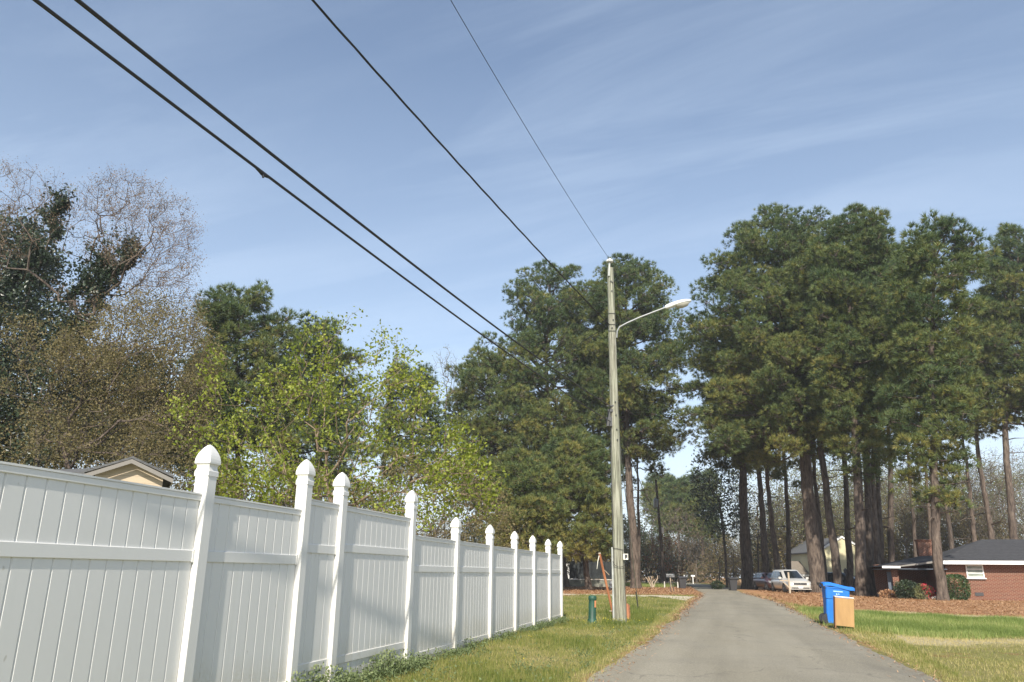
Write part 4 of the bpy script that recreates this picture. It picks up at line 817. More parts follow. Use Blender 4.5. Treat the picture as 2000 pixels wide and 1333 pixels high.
# black lantern post, dark screen, ornament
b0 = W0(1655, 1150, 70); t_ = thing('lantern_post', 'black yard lantern post with a sign arm between the pine trunks', 'lamp post', b0); zt = at(1655, 1121, 70)[2]
g = Geo(); path(g, [b0, b0+UP*zt], [.05, .04], 8); path(g, [b0+UP*(zt-.28), b0+UP*(zt-.28)+[-.5, 0, 0]], .025, 6); g.build('post', 'dark_steel', t_)
g = Geo(); lathe(g, [(.06, 0), (.13, .05), (.17, .28), (.19, .30), (.06, .42), (.02, .48), (0, .5)], b0+UP*zt, 6); g.build('lantern', 'dark_steel', t_)
g = Geo(); box(g, b0+UP*(zt-.42)+[-.32, 0, 0], (.26, .03, .2)); g.build('hanging_sign', 'dark_steel', t_)
SY = 78.0; sx0, sx1 = at(1111, 1120, SY)[0], at(1205, 1120, SY)[0]; s0z, s1z = at(1150, 1132, SY)[2], at(1150, 1097, SY)[2]
t_ = thing('screen_fence', 'dark mesh screen fence on a low pale capped wall beyond the white fence end', 'fence', ((sx0+sx1)/2, SY, 0))
g = Geo(); V = []; xs = np.linspace(sx0+.1, sx1, 26); 
for k, x in enumerate(xs): y = SY+.12*math.sin(k*1.7)*(k % 5 > 0); V += [(x, y, s0z+.05), (x, y+.02, s1z+.04*math.sin(k*.9))]
g.add(V, [[2*k, 2*k+2, 2*k+3, 2*k+1] for k in range(25)]); g.add([np.array(v)+[0, .03, 0] for v in V], [[2*k+1, 2*k+3, 2*k+2, 2*k] for k in range(25)]); g.build('screen', 'mesh_screen', t_)
for x in np.linspace(sx0+.1, sx1, 5):
    g = Geo(); path(g, [(x, SY+.12, 0), (x, SY+.12, s1z+.06)], .04, 6); g.build('post', 'dark_steel', t_)
g = Geo(); box(g, ((sx0+sx1)/2-.3, SY-.1, s0z/2-.1), (sx1-sx0-.5, .35, s0z+.1)); wl = g.build('low_wall', 'block_grey', t_)
g = Geo(); box(g, ((sx0+sx1)/2-.4, SY-.12, s0z-.02), (sx1-sx0-.3, .45, .07)); g.build('wall_cap', 'cap_pale', wl)
b0 = W0(1193, 1145, 74); t_ = thing('garden_ornament', 'small white garden ornament low beside the utility pole, before the dark screen', 'ornament', b0)
g = Geo(); lathe(g, [(.16, 0), (.17, .04), (.09, .10), (.08, .2), (.16, .28), (.2, .36), (.19, .42), (.05, .44)], b0, 12); g.build('pedestal', 'white_paint', t_)
g = Geo(); lathe(g, [(.03, .43), (.09, .46), (.11, .54), (.08, .62), (0, .66)], b0, 10); g.build('finial', 'white_paint', t_)
# ------------------------------------------------------------------ vegetation builders
def tuft_template(n, L, w, rng, spread=(15, 85)):
    V, F = [], []
    for k in range(n):
        a = rad(rng.uniform(*spread)); b = 2*math.pi*k/n+rng.uniform(-.4, .4); l = L*rng.uniform(.75, 1.1)
        d = np.array([math.sin(a)*math.cos(b), math.sin(a)*math.sin(b), math.cos(a)]); s = norm(np.cross(d, rng.normal(size=3)))*w/2
        F.append([len(V), len(V)+1, len(V)+2]); V += [s, -s, d*l]
    return np.array(V), np.array(F)
DIA = np.array([[0, 0, 0], [.30, .06, .5], [0, 0, 1.0], [-.30, .06, .5]]); DIAF = np.array([[0, 1, 2, 3]])
def inst_leaves(g, P, rng, size, mi, tint, up=0.35, var=.35):
    k = len(P); Z = rng.normal(size=(k, 3)); Z[:, 2] += up
    instances(g, DIA, DIAF, P, Z, size*rng.uniform(1-var, 1+var, k), rng, mi, tint)
def rightv(P): r = np.array([P[1], -P[0], 0.0]); return r/np.linalg.norm(r)
def pine(label, Y, trunk, wpx, outline, seed, limbs=60, dens=1.0, bark='bark_pine', sc=1.0, group=None, dead=6, name='pine_tree', hue=0.0):
    """trunk: photo points from the ground up, at distance Y; outline: (py, xl, xr) rows of the crown from the top down"""
    rng = np.random.default_rng(seed)
    T = np.array([at(x, y, Y) for x, y in trunk]); T[0, 2] = -.1
    root = thing(name, label, 'tree', (T[0, 0], T[0, 1], 0), group)
    # smooth trunk
    zt = T[-1, 2]; zz = np.linspace(-.1, zt, 36); tx = np.interp(zz, T[:, 2], T[:, 0]); ty = np.full(36, Y)
    ker = np.array([1, 2, 3, 2, 1])/9; sm = lambda v: np.convolve(np.pad(v, 2, mode='edge'), ker, 'valid')
    for _ in range(2): a, b = tx[0], tx[-1]; tx = sm(tx); tx[0], tx[-1] = a, b
    tx = tx+np.cumsum(rng.normal(0, .03, 36)); ty = ty+np.cumsum(rng.normal(0, .05, 36)); k0 = tx[0]-T[0, 0]; tx -= k0; ty -= ty[0]-Y
    r0 = wpx/2/FPX*(Y*FWD[1])
    rr = r0*(0.88*(1-zz/zt*.92)+.10+.55*np.exp(-np.maximum(zz, 0)/.35)*.6)
    tr = lambda z: np.array([np.interp(z, zz, tx), np.interp(z, zz, ty), z])
    g = Geo(); path(g, np.stack([tx, ty, zz], 1), rr, 12, rough=.035, rng=rng)
    O = np.array([(at(0 if False else (xl+xr)/2, py, Y)[2], at(xl, py, Y)[0], at(xr, py, Y)[0]) for py, xl, xr in outline])[::-1]
    oz, ol, orr = O.T; zlo, zhi = oz[0], oz[-1]
    rv = rightv(T[0]); bv = np.array([-rv[1], rv[0], 0])
    A0, A1, R0, R1 = [], [], [], []
    tufP, tufZ, tufT = [], [], []
    w = (orr-ol); cdf = np.cumsum(np.interp(np.linspace(zlo, zhi, 60), oz, w)+1.0+5.0*np.linspace(0, 1, 60)**3); cdf /= cdf[-1]
    for k in range(limbs):
        zt_ = np.interp((k+rng.uniform(0, 1))/limbs, cdf, np.linspace(zlo, zhi, 60)); az = k*2.39996+rng.uniform(-.5, .5)
        c, s = math.cos(az), math.sin(az); xt = tr(min(zt_, zt))[0]
        rl = max(.25, xt-np.interp(zt_, oz, ol)); rR = max(.25, np.interp(zt_, oz, orr)-xt); rx = (rR if c > 0 else rl); ry = .5*(rl+rR)
        rho = math.hypot(c*rx, s*ry)*(rng.uniform(.86, 1.0) if rng.uniform() < .7 else rng.uniform(.45, .8))
        fr = (zt_-zlo)/(zhi-zlo+1e-6); slope = -.15+.95*fr**1.5+rng.uniform(-.12, .15)
        za = min(max(zt_-slope*rho, min(zlo, zt*.5)), zt*.985)
        a = tr(za); b = tr(min(zt_, zt))*np.array([1, 1, 0])+rv*c*rho+bv*s*rho+UP*zt_
        mid = (a+b)/2+UP*(-.10*rho*(1-fr)+rng.uniform(-.1, .1)*rho)+rng.normal(size=3)*.06*rho
        t = np.linspace(0, 1, 7)[:, None]; P = a*(1-t)**2+2*mid*t*(1-t)+b*t**2; P[1:-1] += rng.normal(size=(5, 3))*.03*rho
        rb = max(.03, min(.16, .018*rho+.03))*sc; rad_ = np.linspace(rb, .015, 7)
        path(g, P, rad_, 5, cap=False)
        # side shoots carrying needle tufts
        ns = max(4, int(rho*2.3)); ctint = rng.uniform(0, .45)+.28*(1-fr)+hue
        L = np.linalg.norm(b-a)+.3
        for q in range(ns+1):
            u = 1.0 if q == ns else .32+.68*(q+rng.uniform(0, 1))/ns
            p = np.array([np.interp(u, t[:, 0], P[:, i]) for i in range(3)]); d = norm(np.array([np.interp(min(u+.05, 1), t[:, 0], P[:, i]) for i in range(3)])-np.array([np.interp(u-.05, t[:, 0], P[:, i]) for i in range(3)]))
            sdv = norm(np.cross(d, UP)+1e-6)*(1 if q % 2 else -1); ls = (.45+.8*(1-u)+.35*rng.uniform())*min(1.3, .55+L*.12)*sc
            dd = d if q == ns else norm(d*.75+sdv*rng.uniform(.5, 1.0)+UP*rng.uniform(.0, .75))
            e = p+dd*ls; A0.append(p); A1.append(e); R0.append(.02*sc); R1.append(.008)
            nt_ = max(2, int((ls/.24)*dens*rng.uniform(.7, 1.2)))
            v = rng.uniform(.25, 1.05, nt_)[:, None]
            tufP.append(p+dd*ls*v+rng.normal(size=(nt_, 3))*np.array([.20, .20, .13])*sc); tufZ.append(dd*.55+UP*.55+rng.normal(size=(nt_, 3))*.4)
            tufT.append(np.clip(ctint+rng.normal(0, .09)+rng.normal(0, .15, nt_), 0, 1))
        # rounded clumps of foliage at the limb's end and beside it
        for u, q_ in ((1.0, 1.0), (.8, .8), (.8, .8), (.6, .75))[:(4 if rho > 1.6 else 2)]:
            p = np.array([np.interp(u, t[:, 0], P[:, i]) for i in range(3)]); R_ = q_*rng.uniform(.65, 1.0)*(.55+.17*min(rho, 5))*sc
            if u < 1: sd_ = norm(np.cross(b-a, UP)+1e-6)*rng.choice([-1, 1]); p = p+sd_*R_*rng.uniform(.7, 1.1)+UP*rng.uniform(-.1, .5)*R_
            nt_ = int(36*dens*(R_/sc)**1.7)+6; d_ = norm(rng.normal(size=(nt_, 3))+UP*.4); P_ = p+d_*R_*rng.uniform(.78, 1.05, (nt_, 1))*np.array([1, 1, .68])-UP*.15*R_
            tufP.append(P_); tufZ.append(d_*.9+UP*.35+rng.normal(size=(nt_, 3))*.25); tufT.append(np.clip(ctint+rng.normal(0, .1)+rng.normal(0, .16, nt_), 0, 1))
            for j in range(0, nt_, 7): A0.append(p-UP*.2*R_); A1.append(P_[j]); R0.append(.018*sc); R1.append(.007)
    # broken stubs below the crown
    for k in range(dead):
        z = rng.uniform(zt*.18, max(zlo, zt*.3)); a = tr(z); az = rng.uniform(0, 6.28); l = rng.uniform(.4, 2.2)
        P = [a, a+np.array([math.cos(az), math.sin(az), .1])*l*.5, a+np.array([math.cos(az), math.sin(az), rng.uniform(-.2, .3)])*l]; path(g, P, [.05, .035, .012], 4, cap=False)
    g.build('trunk', bark, root, True)
    g = Geo(); tubes(g, A0, A1, R0, R1, 3, 1)
    P = np.concatenate(tufP); Z = np.concatenate(tufZ); Tt = np.concatenate(tufT); ks = rng.integers(0, 3, len(P))
    for v in range(3):
        tv, tf = tuft_template(15, .40*sc, .046*sc, np.random.default_rng(50+v), (8, 62)); m_ = ks == v
        instances(g, tv, tf, P[m_], Z[m_], rng.uniform(.75, 1.2, m_.sum()), rng, 0, Tt[m_])
    # pollen catkins at the shoot tips
    m_ = rng.uniform(size=len(P)) < np.clip(.10+.45*(1-(P[:, 2]-zlo)/(zhi-zlo)), 0, .5)
    if m_.any(): instances(g, np.array([[.03, 0, 0], [-.015, .026, 0], [-.015, -.026, 0], [0, 0, .09]]), np.array([[0, 1, 3], [1, 2, 3], [2, 0, 3]]), P[m_]+norm(Z[m_])*.10, Z[m_], rng.uniform(.8, 1.3, m_.sum())*sc, rng, 2, rng.uniform(0, 1, m_.sum()))
    g.build('crown', ['needles', bark, 'pine_catkin'], root)
    return root
def grow(trunk, targets, rng, kpath=.35, jit=.06, sub=.7):
    """branch skeleton: every target joins the nearest cheap point of the tree so far"""
    nodes = [np.array(p, float) for p in trunk]; par = [-1]+list(range(len(trunk)-1)); pl = list(np.concatenate([[0], np.cumsum(np.linalg.norm(np.diff(np.array(trunk), axis=0), axis=1))])*.25)
    targets = np.asarray(targets); c0 = np.array(trunk[-1]); targets = targets[np.argsort(np.linalg.norm(targets-c0, axis=1))]
    cap_ = len(trunk)+len(targets)*8; NA = np.zeros((cap_, 3)); PL = np.zeros(cap_); n = len(trunk); NA[:n] = trunk; PL[:n] = pl; term = []
    lo = max(0, len(trunk)-max(1, int(len(trunk)*.7)))
    for tg in targets:
        d = np.linalg.norm(NA[lo:n]-tg, axis=1); dz = tg[2]-NA[lo:n, 2]
        j = lo+int(np.argmin(d+kpath*PL[lo:n]+np.maximum(0, -dz)*.5)); a = NA[j]; dist = np.linalg.norm(tg-a); ks = min(7, max(1, int(dist/sub)))
        prev = j
        for q in range(1, ks+1):
            p = a+(tg-a)*q/ks
            if q < ks: p = p+rng.normal(size=3)*jit*dist/ks*1.6+UP*.05*dist*math.sin(math.pi*q/ks)
            if n >= cap_: break
            NA[n] = p; PL[n] = PL[prev]+np.linalg.norm(p-NA[prev]); par.append(prev); prev = n; n += 1
        term.append(prev)
    return NA[:n], np.array(par[:n]), np.array(term)
def pipe(par, rt, ex=2.4, rmax=None):
    n = len(par); acc = np.zeros(n); has = np.zeros(n, bool); has[par[par >= 0]] = True; acc[~has] = rt**ex
    for i in range(n-1, 0, -1): acc[par[i]] += acc[i]
    r = acc**(1/ex); return r if rmax is None else r*np.minimum(1, rmax/r.max())
def inpoly(P, poly): return poly_sd(P, poly) > 0
def px_targets(polys, Y, D, rng):
    """points in a volume: photo outline times a depth that thins towards the rim; polys: (outline, count)"""
    out = []
    for poly, k in polys:
        poly = np.array(poly, float); lo, hi = poly.min(0), poly.max(0); c = (lo+hi)/2
        Q = rng.uniform(lo, hi, (k*6, 2)); sd_ = poly_sd(Q, poly); Q = Q[sd_ > 0][:k]; sd_ = sd_[sd_ > 0][:k]
        dd = D*np.sqrt(np.clip(sd_/(.28*min(hi-lo)), .08, 1)); out += [at(q[0], q[1], Y+rng.uniform(-1, 1)*w) for q, w in zip(Q, dd)]
    return np.array(out)
def leafy(label, trunk_px, Y, D, polys, seed, leaf, size, per, spread, jit=.06, name='tree', cat='tree', bark='bark_grey', rt=.012, rmax=.3, group=None, kpath=.35, tw=0, up=.3, tintf=None, sub=.7, leafname='crown', twig=0.0):
    rng = np.random.default_rng(seed)
    T = np.array([at(x, y, Y) for x, y in trunk_px]); T[0, 2] = -.05
    TT = [T[0]]
    for a, b in zip(T[:-1], T[1:]):
        k = max(2, int(np.linalg.norm(b-a)/.6)); TT += [a+(b-a)*q/k+rng.normal(size=3)*.03 for q in range(1, k+1)]
    tg_ = px_targets(polys, Y, D, rng); nodes, par, term = grow(TT, tg_, rng, kpath, jit, sub)
    r = pipe(par, rt, rmax=rmax); root = thing(name, label, cat, (T[0, 0], T[0, 1], 0), group)
    g = Geo(); i = np.arange(1, len(par)); big = r[i] > rt*3.2
    tubes(g, nodes[par[i]][big], nodes[i][big], np.minimum(r[par[i]], r[i]*1.5)[big], r[i][big], 6)
    g.build('trunk', bark, root, True)
    g = Geo(); sm_ = ~big
    tubes(g, nodes[par[i]][sm_], nodes[i][sm_], np.minimum(r[par[i]], r[i]*1.5)[sm_], r[i][sm_], 3, 1)
    base = nodes[i][r[i] < rt*2.6]
    if twig:   # fine twigs
        k = int(tw); B = np.repeat(base, k, 0); d = rng.normal(size=B.shape)*.75+UP*.45+norm(B-nodes.mean(0))*.8; d = norm(d)*twig*rng.uniform(.4, 1.0, (len(B), 1)); tubes(g, B, B+d, rt*.7, rt*.3, 3, 1); base = np.concatenate([base, B+d, B+d*.6])
    k = per; frac = k-int(k); P = np.repeat(base, int(k)+1, 0); keep = np.ones(len(P), bool)
    if frac < 1: keep = rng.uniform(size=len(P)) < k/(int(k)+1)
    ct = np.repeat(rng.uniform(.1, .9, len(base)), int(k)+1); P = P+rng.normal(size=P.shape)*spread
    P, ct = P[keep], ct[keep]; zl, zh = P[:, 2].min(), P[:, 2].max()
    inst_leaves(g, P, rng, size, 0, np.clip(ct*.5+rng.uniform(0, .5, len(P)), 0, 1), up)
    g.build(leafname, [leaf, bark], root)
    return root, nodes, r
def shrub(label, C, rx, ry, h, n, leaf, size, seed, name='shrub', cat='shrub', flower=None, nf=0, shell=.55, group=None, box=False):
    rng = np.random.default_rng(seed); C = np.asarray(C, float); root = thing(name, label, cat, C, group)
    g = Geo(); k = 9
    for q in range(k):
        a = rng.uniform(0, 6.28); e = C+np.array([math.cos(a)*rx*.5, math.sin(a)*ry*.5, h*.7]); path(g, [C+[0, 0, -.03], (C+e)/2+[0, 0, .1*h], e], [.03, .02, .008], 5)
    g.build('stem', 'bark_grey', root)
    g = Geo(); d = norm(rng.normal(size=(n, 3))); d[:, 2] = d[:, 2]
    lump = 1+.13*np.sin(d[:, 0]*5+seed)*np.cos(d[:, 1]*6+d[:, 2]*4)+.07*np.sin(d[:, 2]*9+d[:, 0]*7)
    if box: p = 4; d = d/((np.abs(d)**p).sum(1, keepdims=True)**(1/p)); lump = 1+(lump-1)*.3
    rr = (shell+(1-shell)*rng.uniform(0, 1, n)**.6)*lump
    P = C+d*rr[:, None]*np.array([rx, ry, h*.5])+np.array([0, 0, h*.5]); keep = P[:, 2] > .02; P = P[keep]; dn = d[keep]
    Z = dn*.8+rng.normal(size=P.shape)*.7; t = np.clip(.5*rng.uniform(0, 1, len(P))+.25+.25*np.sin(P[:, 0]*4+P[:, 2]*5), 0, 1)
    instances(g, DIA, DIAF, P, Z, size*rng.uniform(.7, 1.3, len(P)), rng, 0, t); mats = [leaf]
    g.build('foliage', mats, root)
    if flower:
        g = Geo(); m_ = rng.permutation(len(P))[:nf]; m_ = m_[dn[m_, 0]*.9-dn[m_, 1]*.5+dn[m_, 2]*.4 > .15]; instances(g, DIA, DIAF, P[m_]+dn[m_]*.06, Z[m_], size*1.1, rng, 0, rng.uniform(0, 1, len(m_))); g.build('flowers', [flower], root)
    return root
# ------------------------------------------------------------------ the right pine group
R = 'pines standing in the right bed'
pine('tallest front pine with the thickest trunk, just right of the silver minivan', 62, [(1599, 1158), (1573, 936), (1563, 817), (1545, 650), (1530, 440)], 31,
     [(417, 1490, 1570), (445, 1440, 1600), (500, 1390, 1615), (560, 1352, 1630), (620, 1318, 1640), (680, 1305, 1640), (740, 1300, 1640), (800, 1312, 1620), (850, 1335, 1580), (890, 1350, 1500)], 11, 165, 1.0, group=R, dead=5)
pine('leaning pine with a dark kinked trunk directly behind the blue bin', 60, [(1638, 1152), (1609, 919), (1595, 817), (1592, 640), (1600, 520)], 18,
     [(510, 1560, 1640), (560, 1540, 1670), (640, 1530, 1690), (720, 1540, 1690), (790, 1560, 1660), (850, 1570, 1640)], 12, 48, 1.0, 'bark_dark', group=R)
pine('pine with a sunlit straight trunk rising right of the blue bin', 55, [(1685, 1164), (1674, 970), (1670, 868), (1655, 700), (1652, 440)], 22,
     [(421, 1620, 1690), (450, 1592, 1722), (500, 1582, 1745), (560, 1582, 1765), (620, 1585, 1768), (700, 1590, 1772), (760, 1600, 1765), (820, 1610, 1745), (890, 1635, 1725), (930, 1655, 1705)], 13, 130, 1.0, group=R)
pine('pine leaning over the porch at the left corner of the brick house', 45.2, [(1842, 1171), (1830, 953), (1827, 817), (1822, 650), (1830, 460)], 20,
     [(440, 1798, 1865), (470, 1768, 1890), (520, 1755, 1918), (560, 1750, 1905), (620, 1745, 1885), (690, 1740, 1880), (750, 1735, 1890), (810, 1735, 1895), (870, 1750, 1890), (930, 1765, 1880), (985, 1785, 1865)], 14, 84, .85, group=R, dead=8)
pine('pine with a broad dark trunk, second right of the sunlit one by the blue bin', 56, [(1701, 1164), (1692, 936), (1690, 800), (1700, 640), (1705, 500)], 18,
     [(470, 1670, 1740), (520, 1650, 1770), (600, 1640, 1785), (680, 1640, 1790), (760, 1650, 1780), (830, 1655, 1755), (890, 1665, 1740)], 15, 58, 1.0, 'bark_dark', group=R)
pine('slim pine pressed against the broad dark trunk, left of the porch roof', 57, [(1716, 1163), (1706, 970), (1712, 800), (1730, 620), (1740, 520)], 14,
     [(490, 1700, 1770), (540, 1690, 1790), (620, 1690, 1800), (700, 1695, 1800), (780, 1695, 1785), (850, 1695, 1760), (900, 1700, 1745)], 16, 52, 1.0, group=R)
pine('slim dark pine nearest the left end of the porch roof', 60, [(1725, 1157), (1716, 902), (1722, 780), (1745, 620), (1760, 520)], 12,
     [(500, 1735, 1790), (560, 1720, 1810), (640, 1715, 1815), (720, 1720, 1800), (800, 1710, 1780), (870, 1700, 1750)], 17, 36, .9, 'bark_dark', group=R)
pine('dark pine standing behind the porch roof of the brick house', 66, [(1744, 1150), (1735, 970), (1730, 850), (1722, 700), (1720, 600)], 14,
     [(560, 1690, 1750), (620, 1670, 1780), (700, 1665, 1790), (780, 1680, 1785), (860, 1700, 1770)], 18, 34, .9, 'bark_dark', group=R)
pine('dark pine close behind the thickest trunk, rising right of it', 67, [(1612, 1152), (1598, 1000), (1585, 868), (1560, 700), (1550, 600)], 11,
     [(590, 1500, 1590), (650, 1480, 1610), (730, 1470, 1630), (800, 1490, 1620), (850, 1530, 1610)], 19, 34, .9, 'bark_dark', group=R)
pine('dark pine between the leaning one and the sunlit one, behind the blue bin', 64, [(1658, 1152), (1651, 1000), (1647, 885), (1640, 700), (1640, 560)], 14,
     [(560, 1600, 1690), (630, 1585, 1710), (720, 1590, 1715), (800, 1600, 1700), (880, 1620, 1680)], 20, 40, 1.0, 'bark_dark', group=R)
pine('left of the twin dark pines at the right road edge beyond the minivan', 78, [(1455, 1149), (1447, 936), (1445, 800), (1440, 700)], 15,
     [(690, 1400, 1470), (740, 1375, 1490), (800, 1350, 1500), (860, 1345, 1480), (920, 1365, 1460)], 21, 50, 1.0, 'bark_dark', group=R)
pine('right of the twin dark pines at the right road edge beyond the minivan', 77, [(1467, 1149), (1456, 980), (1452, 860), (1460, 720), (1470, 640)], 16,
     [(630, 1430, 1510), (690, 1400, 1530), (760, 1385, 1540), (830, 1390, 1530), (900, 1400, 1500)], 22, 44, 1.0, 'bark_dark', group=R)
pine('dark pine left of the silver minivan, behind the maroon car', 75, [(1500, 1151), (1488, 985), (1480, 902), (1476, 760), (1480, 660)], 15,
     [(640, 1440, 1520), (700, 1410, 1550), (770, 1400, 1560), (850, 1410, 1540), (910, 1440, 1520)], 23, 44, 1.0, 'bark_dark', group=R)
pine('dark leaning pine rising behind the left side of the silver minivan', 72, [(1524, 1152), (1511, 1040), (1500, 963), (1490, 850), (1495, 720)], 13,
     [(690, 1460, 1540), (740, 1440, 1560), (810, 1440, 1565), (880, 1460, 1550), (930, 1470, 1530)], 24, 36, .9, 'bark_dark', group=R)
pine('slim straight dark pine rising behind the roof of the silver minivan', 76, [(1544, 1150), (1538, 1000), (1532, 885), (1528, 780), (1525, 700)], 11,
     [(690, 1490, 1560), (750, 1475, 1580), (820, 1490, 1580), (880, 1500, 1570), (950, 1515, 1565)], 25, 30, .85, 'bark_dark', group=R)
# pines behind the brick house
B = 'slender trees behind the brick house'
pine('right edge pine with a straight trunk behind the brick house roof', 62, [(1990, 1150), (1978, 1000), (1959, 868), (1975, 650), (1998, 460)], 17,
     [(442, 1970, 2035), (480, 1945, 2060), (540, 1930, 2080), (600, 1915, 2090), (660, 1898, 2090), (720, 1885, 2080), (780, 1890, 2070), (830, 1920, 2050)], 26, 110, 1.0, group=B)
pine('slender pine with a curving trunk, second from the right edge, behind the brick house', 64, [(1940, 1150), (1931, 1000), (1912, 851), (1925, 720), (1935, 620)], 13,
     [(580, 1895, 1980), (640, 1870, 1995), (720, 1865, 2000), (790, 1875, 1990), (850, 1890, 1960)], 27, 44, .9, group=B)
pine('slender dark pine leaning left over the brick house ridge', 66, [(1908, 1150), (1898, 1000), (1878, 885), (1872, 780), (1880, 690)], 11,
     [(640, 1850, 1915), (700, 1830, 1930), (790, 1830, 1925), (860, 1845, 1910)], 28, 34, .85, group=B)
pine('slender dark pine just right of the porch corner pine, behind the roof', 66, [(1864, 1150), (1857, 1040), (1845, 960), (1840, 820), (1850, 700)], 11,
     [(680, 1820, 1880), (740, 1800, 1895), (810, 1800, 1890), (880, 1820, 1880)], 29, 24, .75, 'bark_dark', group=B)
pine('thin pine standing right of the brick chimney', 68, [(1822, 1150), (1815, 1020), (1803, 902), (1795, 790), (1800, 690)], 9,
     [(680, 1770, 1830), (740, 1760, 1840), (810, 1765, 1835), (880, 1780, 1825)], 30, 22, .7, group=B)
pine('thin dark pine leaning left behind the brick chimney', 68, [(1792, 1150), (1782, 1040), (1772, 953), (1765, 840), (1770, 720)], 9,
     [(700, 1740, 1800), (760, 1725, 1810), (830, 1735, 1800), (900, 1750, 1795)], 31, 22, .7, 'bark_dark', group=B)
# ------------------------------------------------------------------ middle pines
M = 'pines beyond the wooden pole'
pine('tall round crowned pine left of the wooden pole', 74, [(1105, 1138), (1086, 1000), (1072, 780), (1068, 690), (1080, 540)], 16,
     [(520, 1050, 1118), (550, 1008, 1138), (590, 976, 1152), (630, 950, 1160), (680, 935, 1165), (740, 915, 1172), (800, 900, 1178), (860, 895, 1180), (920, 905, 1175), (980, 930, 1160)], 40, 120, 1.0, group=M)
pine('tall pine whose trunk shows just right of the wooden pole', 73, [(1242, 1146), (1234, 1000), (1222, 800), (1218, 650), (1225, 525)], 19,
     [(506, 1198, 1258), (540, 1168, 1284), (580, 1150, 1312), (640, 1148, 1328), (700, 1142, 1345), (760, 1140, 1352), (820, 1150, 1352), (860, 1170, 1335), (895, 1190, 1280)], 41, 115, 1.0, group=M, dead=4)
pine('broad low pine left of the round crowned one, above the lime green tree', 70, [(985, 1138), (975, 1000), (960, 850), (950, 700)], 15,
     [(682, 925, 975), (710, 890, 1010), (760, 868, 1040), (820, 860, 1060), (880, 862, 1065), (940, 880, 1060), (1000, 900, 1050)], 42, 70, 1.0, group=M, hue=.12)
pine('low bushy pine with olive yellow tips left of the pole foot', 62, [(1150, 1146), (1142, 1060), (1130, 960), (1125, 860)], 13,
     [(845, 1090, 1150), (880, 1060, 1190), (930, 1040, 1195), (990, 1020, 1195), (1040, 1010, 1192), (1085, 1020, 1185)], 43, 60, 1.0, group=M, hue=.2)
pine('low olive pine standing above the far end of the white fence', 58, [(1035, 1148), (1030, 1060), (1020, 980), (1015, 900)], 11,
     [(890, 985, 1045), (930, 960, 1080), (980, 940, 1095), (1030, 930, 1095), (1070, 930, 1090), (1100, 945, 1080)], 44, 50, 1.0, group=M, hue=.2)
pine('slim pine close right of the tall pine trunk by the pole', 80, [(1247, 1144), (1248, 1000), (1248, 900), (1250, 800)], 8,
     [(780, 1220, 1290), (830, 1210, 1310), (880, 1205, 1310), (920, 1215, 1290)], 45, 26, .8, group=M)
pine('dark pine between the two tall ones, hidden behind the wooden pole', 84, [(1180, 1142), (1175, 1000), (1170, 800), (1165, 620)], 15,
     [(560, 1120, 1200), (620, 1100, 1230), (700, 1090, 1250), (780, 1090, 1260), (860, 1100, 1250), (940, 1110, 1230), (1010, 1130, 1210)], 46, 60, 1.0, 'bark_dark', group=M)
# ------------------------------------------------------------------ left pines
Lg = 'pines behind the lime green tree'
pine('pine with a rounded crown topping the trees behind the tallest fence post', 52, [(470, 1130), (468, 960), (470, 800), (472, 700), (478, 590)], 17,
     [(566, 455, 512), (592, 408, 550), (622, 396, 560), (660, 400, 560), (705, 412, 565), (760, 420, 570), (820, 410, 560), (870, 420, 550)], 50, 62, .95, group=Lg)
pine('dark pine right of the rounded one, behind the upright lime green shoots', 54, [(622, 1130), (620, 950), (618, 800), (622, 660)], 17,
     [(628, 595, 640), (655, 556, 678), (700, 540, 705), (760, 530, 725), (830, 520, 740), (900, 530, 740), (960, 550, 720)], 51, 64, 1.0, 'bark_dark', group=Lg)
pine('dark distant pine showing right behind the lime green tree', 62, [(805, 1132), (802, 1000), (800, 860), (800, 740)], 12,
     [(712, 780, 830), (745, 755, 846), (800, 745, 860), (870, 740, 865), (940, 750, 860)], 52, 44, 1.0, 'bark_dark', group=Lg)
pine('dark low pine between the rounded pine and the brown budding tree', 50, [(395, 1130), (395, 950), (398, 840), (400, 740)], 13,
     [(700, 380, 430), (740, 350, 460), (800, 330, 480), (860, 330, 490), (920, 350, 480)], 53, 44, 1.0, 'bark_dark', group=Lg)
# ------------------------------------------------------------------ broadleaf trees
leafy('lime green tree in fresh leaf leaning over the white fence', [(640, 1190), (645, 1080), (650, 1000)], 17.2, 1.5,
      [([(560, 700), (590, 640), (640, 612), (692, 612), (690, 680), (660, 720), (640, 800), (580, 800)], 34), ([(700, 720), (730, 665), (760, 655), (822, 690), (815, 730), (780, 800), (700, 800)], 34),
       ([(430, 840), (480, 745), (600, 700), (760, 700), (860, 760), (850, 880), (700, 950), (520, 960), (430, 930)], 330), ([(335, 840), (345, 760), (365, 750), (370, 880)], 12), ([(400, 800), (405, 690), (440, 685), (440, 820), (450, 960), (380, 960)], 40),
       ([(840, 900), (880, 820), (930, 880), (972, 950), (940, 1000), (860, 985), (780, 960)], 140), ([(420, 930), (560, 900), (720, 930), (860, 970), (900, 1030), (700, 1010), (420, 985)], 210)],
      60, 'lime_leaf', .082, 6.2, .095, bark='bark_tan', rt=.0055, rmax=.13, kpath=.3, sub=.32, up=.3, twig=.34, tw=1.6, name='lime_green_tree')
